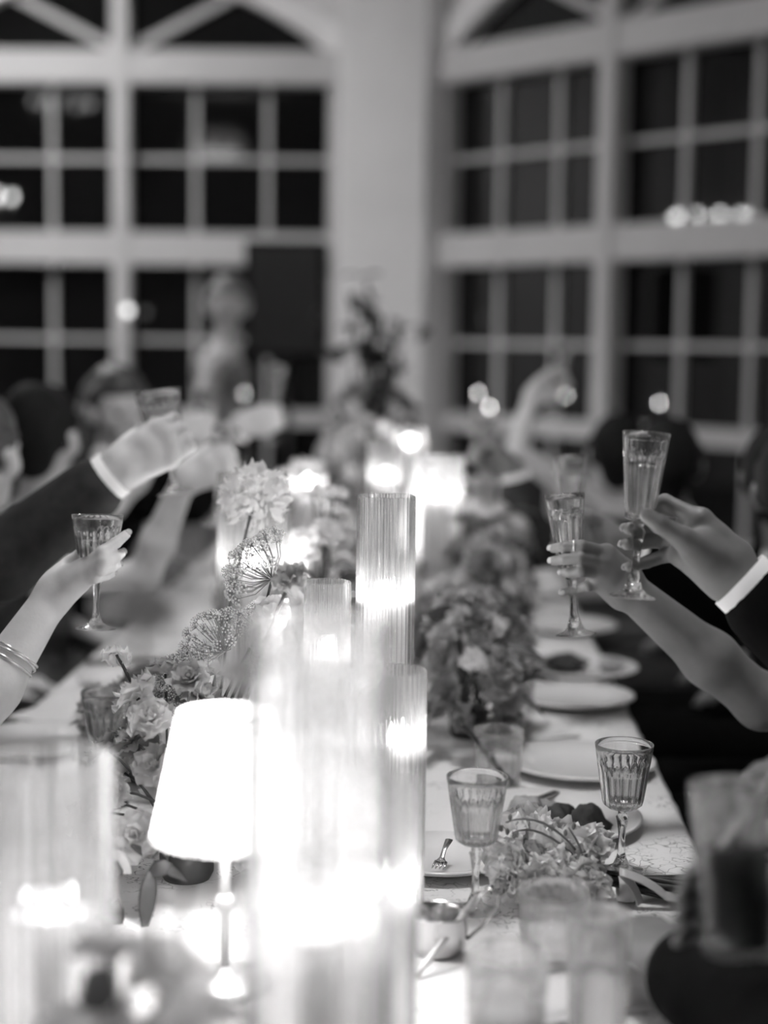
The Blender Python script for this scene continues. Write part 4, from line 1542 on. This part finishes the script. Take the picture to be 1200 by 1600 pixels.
person('seated woman with a pale bent arm held high before the angled window', -1, 5.15, 0.80, M_SKIN_L, M_DRESS_D, M_HAIR_D,
       toast(False, (872, 596), 4.9, 'flute', (878, 540), (866, 650), 'distant flute held high before the angled window', V(0.55, 0.1, 0.8), 0.02, E=P(806, 705, 4.9)),
       drop=0.10, lean=(-0.20, 0, 0), look=(0.1, 1, 0), fem=True, vox_arm=0.006, chair_label='dark wooden chair under the woman with the pale bent arm')
# nearest on the right: black sleeve on the table, dark drink with a straw held up
hb_foot, hb_rim = P(1150, 1492, 1.42), P(1138, 1222, 1.42)
hb = glass('highball', hb_foot, 'large blurred glass of dark drink with a pale straw at the right edge', hb_rim - hb_foot, (hb_rim - hb_foot).length / 0.142, drink=M_DARKDRINK)
hb_up = (hb_rim - hb_foot).normalized()
straw(P(1104, 1354, 1.42), P(1245, 1168, 1.40), 0.0034, M_PALEMETAL, 'pale straw crossing the large blurred glass of dark drink')
W_, fg_, th_ = grip_hand(hb_foot + hb_up * 0.03, hb_up, V(-0.8, 0.25, 0.15), True, 0.037, ph3=(30, 66, 98))
th_[2] = th_[1].lerp(th_[2], 0.5)
th_[3] = th_[2] + hb_up * 0.030
person('nearest man on the right in black suit, black sleeve on the table', -1, 1.02, 0.86, M_SKIN_D, M_SUIT, M_HAIR_D,
       dict(right=True, W=W_, fingers=fg_, thumb=th_, pole=V(0.3, 0.3, -1)),
       lean=(-0.06, 0.05, 0), look=(-1, 0.5, 0), rest=dict(right=False, W=P(1062, 1508, 1.66), E=P(1290, 1690, 1.40), dir=V(-0.35, 0.8, 0)),
       vox_arm=0.004, cuff=False, chair_label='dark wooden chair under the nearest man')

# ------------------------------------------------------------------ flowers
def petal(az, tilt, curl, L, Wd, r0=0.002, z0=0.0, ruffle=0.0, ph=0.0, nu=5, nv=4, cup=0.25):
    """a curved petal; angles from the flower's axis"""
    vs, fs = [], []
    r, z, u0 = r0, z0, 0.0
    ca, sa = math.cos(az), math.sin(az)
    for i in range(nu + 1):
        u = i / nu
        ang = tilt + curl * u
        if i:
            r += L / nu * math.sin(ang)
            z += L / nu * math.cos(ang)
        w = Wd * (0.25 + 0.75 * math.sin(math.pi * min(1, u * 0.62 + 0.12))) * (1 if u < 0.95 else 0.82)
        for j in range(nv + 1):
            v = -1 + 2 * j / nv
            rf = ruffle * u * u * math.sin(v * 5 + ph) * L
            rr = r - cup * w * v * v * math.cos(ang) * 0.6
            zz = z + cup * w * v * v * math.sin(ang) + rf
            back = 0.30 * L * v * v * u ** 3
            rr -= back * math.sin(ang)
            zz -= back * math.cos(ang)
            x, y = rr, w * v
            vs.append((x * ca - y * sa, x * sa + y * ca, zz))
    for i in range(nu):
        for j in range(nv):
            a = i * (nv + 1) + j
            fs.append((a, a + 1, a + nv + 2, a + nv + 1))
    return vs, fs


def rose_part(seed, s):
    rnd = random.Random(seed)
    ps = []
    for n, tilt, curl, L, w in ((3, .15, -.2, .020, .009), (4, .35, .1, .025, .012), (5, .6, .35, .030, .015), (6, .85, .6, .034, .017), (6, 1.15, .55, .035, .018)):
        off = rnd.uniform(0, 6)
        for k in range(n):
            ps.append(petal(off + 2 * math.pi * k / n + rnd.uniform(-.15, .15), tilt + rnd.uniform(-.1, .1), curl, L * s * rnd.uniform(.9, 1.1), w * s, 0.002 * s, 0, 0.16, rnd.uniform(0, 6)))
    return join(*ps)


def stock_part(seed, s):
    rnd = random.Random(seed)
    ps = []
    for n, tilt, L, w in ((3, .6, .014, .009), (4, 1.05, .019, .0125), (5, 1.35, .022, .013)):
        off = rnd.uniform(0, 6)
        for k in range(n):
            ps.append(petal(off + 2 * math.pi * k / n + rnd.uniform(-.25, .25), tilt + rnd.uniform(-.2, .2), rnd.uniform(.1, .5), L * s * rnd.uniform(.85, 1.15), w * s, 0.001 * s, 0, 0.30, rnd.uniform(0, 6), 5, 6, 0.15))
    return join(*ps)


def pompon_part(seed, s, n=170):
    rnd = random.Random(seed)
    ps = []
    for i in range(n):
        zc = 1 - 1.55 * (i + .5) / n
        az = i * 2.39996
        tilt = math.acos(zc)
        c = V(math.sin(tilt) * math.cos(az), math.sin(tilt) * math.sin(az), zc)
        v, f = petal(0, 0.3, 0.5, 0.014 * s * rnd.uniform(.8, 1.2), 0.0042 * s, 0, 0, 0.2, rnd.uniform(0, 6), 3, 2, 0.2)
        m = Matrix.Translation(c * 0.026 * s) @ quat_z(c).to_matrix().to_4x4() @ Matrix.Rotation(rnd.uniform(0, 6), 4, 'Z')
        ps.append(xform((v, f), m))
    return join(*ps)


BLOOM = {}


def bloom_mesh(kind, variant, m):
    key = (kind, variant, m.name)
    if key not in BLOOM:
        fn = {'rose': rose_part, 'stock': stock_part, 'pompon': pompon_part}[kind]
        v, f = fn(variant + 11, 1.0)
        BLOOM[key] = new_mesh('bloom', v, f, m)
    return BLOOM[key]


def leaf_part(L, W, droop, nu=8, fold=0.25):
    vs, fs = [], []
    x, z = 0.0, 0.0
    for i in range(nu + 1):
        u = i / nu
        a = droop * u
        if i:
            x += L / nu * math.cos(a)
            z -= L / nu * math.sin(a)
        w = W * math.sin(math.pi * (0.06 + 0.94 * u) ** 0.8) + 0.0004
        for v in (-1, 0, 1):
            vs.append((x, w * v, z + abs(v) * w * fold))
    for i in range(nu):
        for j in range(2):
            a = 3 * i + j
            fs.append((a, a + 1, a + 4, a + 3))
    return vs, fs


LEAFM = {}


def leaf_mesh(k, m):
    key = (k, m.name)
    if key not in LEAFM:
        L, W, d = [(0.075, 0.014, 0.7), (0.06, 0.018, 0.4), (0.095, 0.013, 1.1), (0.05, 0.012, 0.2)][k]
        LEAFM[key] = new_mesh('leaf', *leaf_part(L, W, d), m)
    return LEAFM[key]


def umbel(parent, origin, axis, s, seed, base):
    """a Queen Anne's lace head: fine rays from one point, each tipped with a cluster of florets; base = foot of its stem"""
    rnd = random.Random(seed)
    rays, flo = [], []
    for i in range(34):
        q = math.sqrt((i + .5) / 34)
        az = i * 2.39996
        tilt = 1.18 * q
        d = V(math.sin(tilt) * math.cos(az), math.sin(tilt) * math.sin(az), math.cos(tilt))
        L = 0.055 * s * rnd.uniform(.92, 1.06)
        mid = d * L * 0.5 + V(d.x, d.y, 0) * 0.006 * s - V(0, 0, 0.004 * s)
        tip = d * L
        rays.append(tube([V(0, 0, 0), mid, tip], [0.0008 * s, 0.0006 * s, 0.0005 * s], 5, cap=False))
        for k in range(13):
            a2, q2 = k * 2.39996, math.sqrt((k + .5) / 13)
            t2 = 1.2 * q2
            lx = quat_z(d) @ V(math.sin(t2) * math.cos(a2), math.sin(t2) * math.sin(a2), math.cos(t2))
            e = tip + lx * 0.0085 * s
            rays.append(tube([tip, e], 0.00035 * s, 3, cap=False))
            r = 0.0017 * s * rnd.uniform(.7, 1.25)
            v = [e + V(r, 0, 0), e + V(-r, 0, 0), e + V(0, r, 0), e + V(0, -r, 0), e + V(0, 0, r), e + V(0, 0, -r)]
            flo.append((v, [(0, 2, 4), (2, 1, 4), (1, 3, 4), (3, 0, 4), (2, 0, 5), (1, 2, 5), (3, 1, 5), (0, 3, 5)]))
    q = quat_z(axis)
    v, f = join(*rays)
    o = obj('umbel_rays', new_mesh('umbel_rays', v, f, M_STALK), parent, origin, q)
    o['kind'] = 'stuff'
    v, f = join(*flo)
    fo = obj('umbel_florets', new_mesh('umbel_florets', v, f, M_UMBEL), parent, origin, q)
    fo['kind'] = 'stuff'
    a, b = Vector(base), Vector(origin)
    v, f = tube(bez(a, (a + b) / 2 + V(0, 0, 0.05) - Vector(axis) * 0.03, b, 8), 0.0018, 7)
    obj('stem', new_mesh('stem', v, f, M_STEMGREEN), parent)


def arrangement(label, c, ext, n, tones, seed, leaves=24, kinds=('rose', 'stock', 'rose'), leafm=None, size=1.0, group='flower arrangements along the table', extra=(), top_dark=False):
    """c: foot on the table, ext: half widths x, y and height"""
    rnd = random.Random(seed)
    t = thing('flower_arrangement', label, 'flowers', c, group)
    v, f = lathe([(0, 0), (0.030, 0), (0.035, 0.01), (0.036, 0.045), (0.033, 0.045), (0.031, 0.02), (0, 0.012)], 32)
    obj('bowl', new_mesh('bowl', v, f, M_LEAF_DARK), t)
    rx, ry, h = ext
    for i in range(n):
        zc = 1 - 1.02 * (i + .5) / n
        az = i * 2.39996 + rnd.uniform(-.3, .3)
        sr = math.sqrt(max(0, 1 - zc * zc))
        k = rnd.uniform(.78, 1.08)
        p = V(rx * sr * math.cos(az) * k, ry * sr * math.sin(az) * k, 0.06 + (h - 0.06) * max(zc, 0.02) * rnd.uniform(.8, 1.06))
        ax = V(p.x / rx ** 1.3, p.y / ry ** 1.3, (p.z) / h ** 1.1).normalized() + V(rnd.uniform(-.3, .3), rnd.uniform(-.3, .3), rnd.uniform(-.1, .3))
        kd = rnd.choice(kinds)
        m = rnd.choice(tones)
        s = size * rnd.uniform(.8, 1.2) * (1.15 if kd == 'stock' else 1.0)
        obj('bloom', bloom_mesh(kd, rnd.randrange(4), m), t, p, quat_z(ax) @ Matrix.Rotation(rnd.uniform(0, 6), 4, 'Z').to_quaternion(), s)
        q = V(rnd.uniform(-.03, .03), rnd.uniform(-.03, .03), 0.045)
        v, f = tube(bez(q, (q + p) / 2 + V(0, 0, 0.03), p, 6), 0.0018, 6)
        obj('stem', new_mesh('stem', v, f, M_STEMGREEN), t)
    lm = leafm or M_LEAF
    for i in range(leaves):
        az = rnd.uniform(0, 2 * math.pi)
        zc = rnd.uniform(0.05, 0.95)
        sr = math.sqrt(1 - zc * zc)
        p = V(rx * sr * math.cos(az) * .8, ry * sr * math.sin(az) * .8, 0.04 + (h - 0.04) * zc * .85)
        d = V(math.cos(az), math.sin(az), rnd.uniform(-.1, 1.0))
        qx = V(1, 0, 0).rotation_difference(d.normalized())
        obj('leaf', leaf_mesh(rnd.randrange(4), lm), t, p, qx @ Matrix.Rotation(rnd.uniform(-.8, .8), 4, 'X').to_quaternion(), size * rnd.uniform(.8, 1.3))
    for (kd, m, pos, ax, s) in extra:
        p = Vector(pos) - Vector(c)
        obj('bloom', bloom_mesh(kd, rnd.randrange(4), m), t, p, quat_z(ax), s)
        q = V(rnd.uniform(-.03, .03), rnd.uniform(-.03, .03), 0.045)
        v, f = tube(bez(q, (q + p) / 2 + V(0, 0, 0.06), p, 8), 0.0022, 7)
        obj('stem', new_mesh('stem', v, f, M_STEMGREEN), t)
    return t


def foot_of(px, py, d):
    q = P(px, py, d)
    return V(q.x, q.y, TABLE_Z)


LIGHT = [M_PET_W, M_PET_W, M_PET_G]
GREY = [M_PET_G, M_PET_G, M_PET_D, M_PET_W]
DEEP = [M_PET_D, M_PET_G]
cN = foot_of(215, 1600, 1.13)
arrangement('nearest blurred arrangement of pale blooms at the bottom left', cN, (0.115, 0.10, 0.27), 30, [M_PET_W], 21, 6, size=0.95,
            extra=[('rose', M_PET_G, P(218, 968, 1.02), (0.1, -0.3, 1), 0.85), ('rose', M_PET_W, P(375, 1060, 1.18), (0.2, -0.3, 1), 0.62)])
c1f = foot_of(292, 1200, 2.08)
A1 = arrangement('arrangement with sharp lacy umbels left of the short hurricane', c1f, (0.13, 0.11, 0.28), 34, LIGHT + [M_PET_G], 22, 10, size=0.9,
                 extra=[('pompon', M_PET_W, P(398, 778, 2.42), (0.1, -0.5, 1), 1.45), ('stock', M_PET_G, P(455, 905, 1.98), (-0.2, -0.6, 0.7), 1.2), ('stock', M_PET_W, P(425, 960, 2.1), (0.2, -0.8, 0.4), 1.3),
                        ('stock', M_PET_W, P(412, 1000, 2.1), (0.0, -1, 0.1), 1.2), ('stock', M_PET_W, P(182, 1022, 2.08), (0, -0.6, -0.6), 1.0)])
for (ux, uy, ud, ax, s, sd_) in ((425, 905, 2.10, (-0.75, -0.15, 0.62), 1.05, 1), (352, 1018, 2.10, (-0.55, -0.25, 0.8), 0.95, 2), (310, 1075, 2.12, (-0.6, 0.0, 0.8), 0.95, 3), (415, 985, 2.14, (-0.3, -0.2, 0.9), 0.7, 4), (262, 1128, 2.1, (-0.5, -0.3, 0.8), 0.7, 5)):
    umbel(A1, P(ux, uy, ud) - c1f, ax, s, sd_, V(0.0, 0.0, 0.05))
# long dark pointed leaves drooping from this arrangement
for k, (a, b, w) in enumerate((((238, 1352), (225, 1465), .011), ((270, 1350), (228, 1372), .010), ((240, 1345), (292, 1378), .007), ((196, 1350), (165, 1375), .011), ((185, 1405), (180, 1470), .010), ((258, 1318), (262, 1345), .006), ((208, 1318), (222, 1338), .007), ((205, 1365), (160, 1330), .013))):
    pa, pb = P(*a, 1.93) - c1f, P(*b, 1.92 + 0.01 * (k % 3)) - c1f
    d = pb - pa
    mid = pa + d * 0.5 + V(0, -0.01, 0.008)
    v, f = tube(bez(pa, mid, pb, 9), [0.001, w * .5, w * .85, w, w, w * .9, w * .65, w * .35, 0.0006], 8, (V(0.5, -1, 0.4), 0.10))
    obj('pointed_leaf', new_mesh('pointed_leaf', v, f, M_LEAF_DARK if k != 7 else M_PET_W), A1)
v, f = tube(bez(V(0, 0, 0.05), P(300, 1280, 1.98) - c1f, P(238, 1340, 1.93) - c1f, 8), 0.002, 7)
obj('stem', new_mesh('stem', v, f, M_STEMGREEN), A1)
arrangement('pale arrangement between the wide and the tall sharp hurricanes', foot_of(505, 900, 2.85), (0.11, 0.13, 0.42), 40, LIGHT, 23, 20, size=1.0)
arrangement('greyish garland clump nearest on the right of the hurricanes', foot_of(735, 1000, 2.85), (0.095, 0.20, 0.27), 40, GREY, 24, 26, size=1.0)
arrangement('greyish garland clump in the middle right', foot_of(742, 950, 3.45), (0.12, 0.24, 0.31), 46, GREY, 25, 28, size=1.05)
arrangement('far greyish garland clump on the right', foot_of(745, 900, 4.2), (0.14, 0.26, 0.34), 44, GREY, 26, 26, size=1.1)
arrangement('pale blurred clump behind the pompon flower', foot_of(455, 850, 3.7), (0.16, 0.24, 0.40), 44, LIGHT, 27, 20, size=1.1)
arrangement('pale blurred clump before the tall dark-leaved arrangement', foot_of(560, 820, 4.7), (0.20, 0.22, 0.50), 46, LIGHT, 28, 20, size=1.15)
arrangement('low pale clump on the left of the lamp', foot_of(225, 1150, 2.55), (0.10, 0.14, 0.17), 26, GREY + LIGHT, 30, 14, size=0.9)
T = arrangement('tall dark-leaved arrangement at the far end before the pillar', foot_of(590, 700, 5.7), (0.22, 0.2, 0.66), 34, [M_PET_G, M_PET_W], 29, 30, size=1.3, leafm=M_LEAF_DARK)
rnd = random.Random(5)
cT = foot_of(590, 700, 5.7)
for i in range(70):
    p = P(rnd.gauss(590, 32), rnd.gauss(545, 48), 5.6 + rnd.uniform(-.12, .12)) - cT
    d = V(rnd.uniform(-1, 1), rnd.uniform(-1, 1), rnd.uniform(-.2, 1))
    obj('leaf', leaf_mesh(rnd.randrange(4), M_LEAF_DARK), T, p, V(1, 0, 0).rotation_difference(d.normalized()), rnd.uniform(1.1, 1.9))
for i in range(14):
    b = P(rnd.gauss(585, 30), rnd.gauss(530, 35), 5.6) - cT
    v, f = tube(bez(V(rnd.uniform(-.02, .02), 0, 0.05), V(b.x * .3, b.y * .3, b.z * .6), b, 7), 0.004, 6)
    obj('stem', new_mesh('stem', v, f, M_LEAF_DARK), T)


# ------------------------------------------------------------------ the stock bouquet lying on the cloth
def bouquet():
    c = on_table(852, 1388)
    t = thing('stock_bouquet', 'bouquet of pale stock flowers lying on the cloth, stems tied with ribbon', 'bouquet', c)
    rnd = random.Random(9)
    for i in range(40):
        px, py = rnd.uniform(775, 935), 0
        u = (px - 775) / 160
        top = 1280 + 60 * max(0, 0.2 - u) + (30 * min(1, (u - 0.45) / 0.15) if u > 0.45 else 0)
        py = rnd.uniform(top, 1392)
        dd = 2.03 + (py - 1330) * -0.0009 + rnd.uniform(-.02, .02)
        p = P(px, py, dd) - c
        p.z = max(p.z, 0.018)
        ax = V((px - 852) / 120, -0.9 + (1330 - py) / 200, (1360 - py) / 60 + rnd.uniform(-.3, .5))
        m = M_PET_B if rnd.random() < .85 else M_PET_G
        obj('bloom', bloom_mesh('stock', rnd.randrange(6), m), t, p, quat_z(ax) @ Matrix.Rotation(rnd.uniform(0, 6), 4, 'Z').to_quaternion(), rnd.uniform(.95, 1.4))
    for (a, m_, b) in (((905, 1335), (850, 1262), (790, 1285)), ((905, 1345), (840, 1280), (800, 1302)), ((915, 1365), (870, 1360), (822, 1333)), ((880, 1362), (830, 1370), (778, 1390)), ((915, 1352), (908, 1320), (888, 1293)), ((880, 1362), (840, 1365), (800, 1378))):
        A, M_, B = P(*a, 2.02) - c, P(*m_, 1.99) - c, P(*b, 1.985) - c
        v, f = tube(bez(A, M_, B, 9), [0.0016] * 5 + [0.0015, 0.0014, 0.0012, 0.001], 7)
        s = obj('flower_stalk', new_mesh('flower_stalk', v, f, M_STALK), t)
        for k in range(3):
            v, f = ellipsoid(B + V(rnd.uniform(-.008, .008), -0.004, rnd.uniform(-.008, .008)), (0.0026, 0.0026, 0.0045), 8, 6)
            obj('bud', new_mesh('bud', v, f, M_STALK), s)
    for i in range(18):
        a = P(885 + rnd.uniform(-10, 10), 1358 + rnd.uniform(-6, 8), 2.03) - c
        m_ = P(985 + rnd.uniform(-6, 6), 1372 + i * 0.6, 2.04) - c
        b = P(1105 + rnd.uniform(-25, 10), 1358 + i * 3.4, 2.06 - i * 0.004) - c
        a.z, m_.z, b.z = max(a.z, 0.006), 0.006 + 0.006 * (i % 5), 0.005 + 0.0055 * ((i * 2) % 6)
        v, f = tube(bez(a, m_, b, 8), 0.0032, 7)
        obj('stem', new_mesh('stem', v, f, M_LEAF_DARK), t)
    # ribbon
    tp = P(978, 1368, 2.02) - c
    v, f = lathe([(0.020, -0.010), (0.0215, 0), (0.020, 0.010), (0.019, 0.010), (0.0205, 0), (0.019, -0.010)], 24, close=True)
    v, f = xform((v, f), Matrix.Translation(V(tp.x, tp.y, 0.017)) @ quat_z(V(1, 0, -0.05)).to_matrix().to_4x4() @ Matrix.Scale(0.75, 4, V(1, 0, 0)))
    obj('ribbon_band', new_mesh('ribbon_band', v, f, M_RIBBON), t)
    for pts in ([(968, 1362), (1010, 1372), (1040, 1400), (1110, 1412)], [(970, 1364), (985, 1375), (996, 1398), (1001, 1412)]):
        P3 = [P(*q, 2.0) - c for q in pts]
        for q in P3[1:]:
            q.z = max(q.z, 0.004)
        P3[0].z = max(P3[0].z, 0.03)
        pp = bez(P3[0], P3[1], P3[2], 8) + [P3[3]]
        v, f = tube(pp, 0.008, 8, (V(0.1, -0.5, 1), 0.08))
        obj('ribbon_tail', new_mesh('ribbon_tail', v, f, M_RIBBON), t)


bouquet()
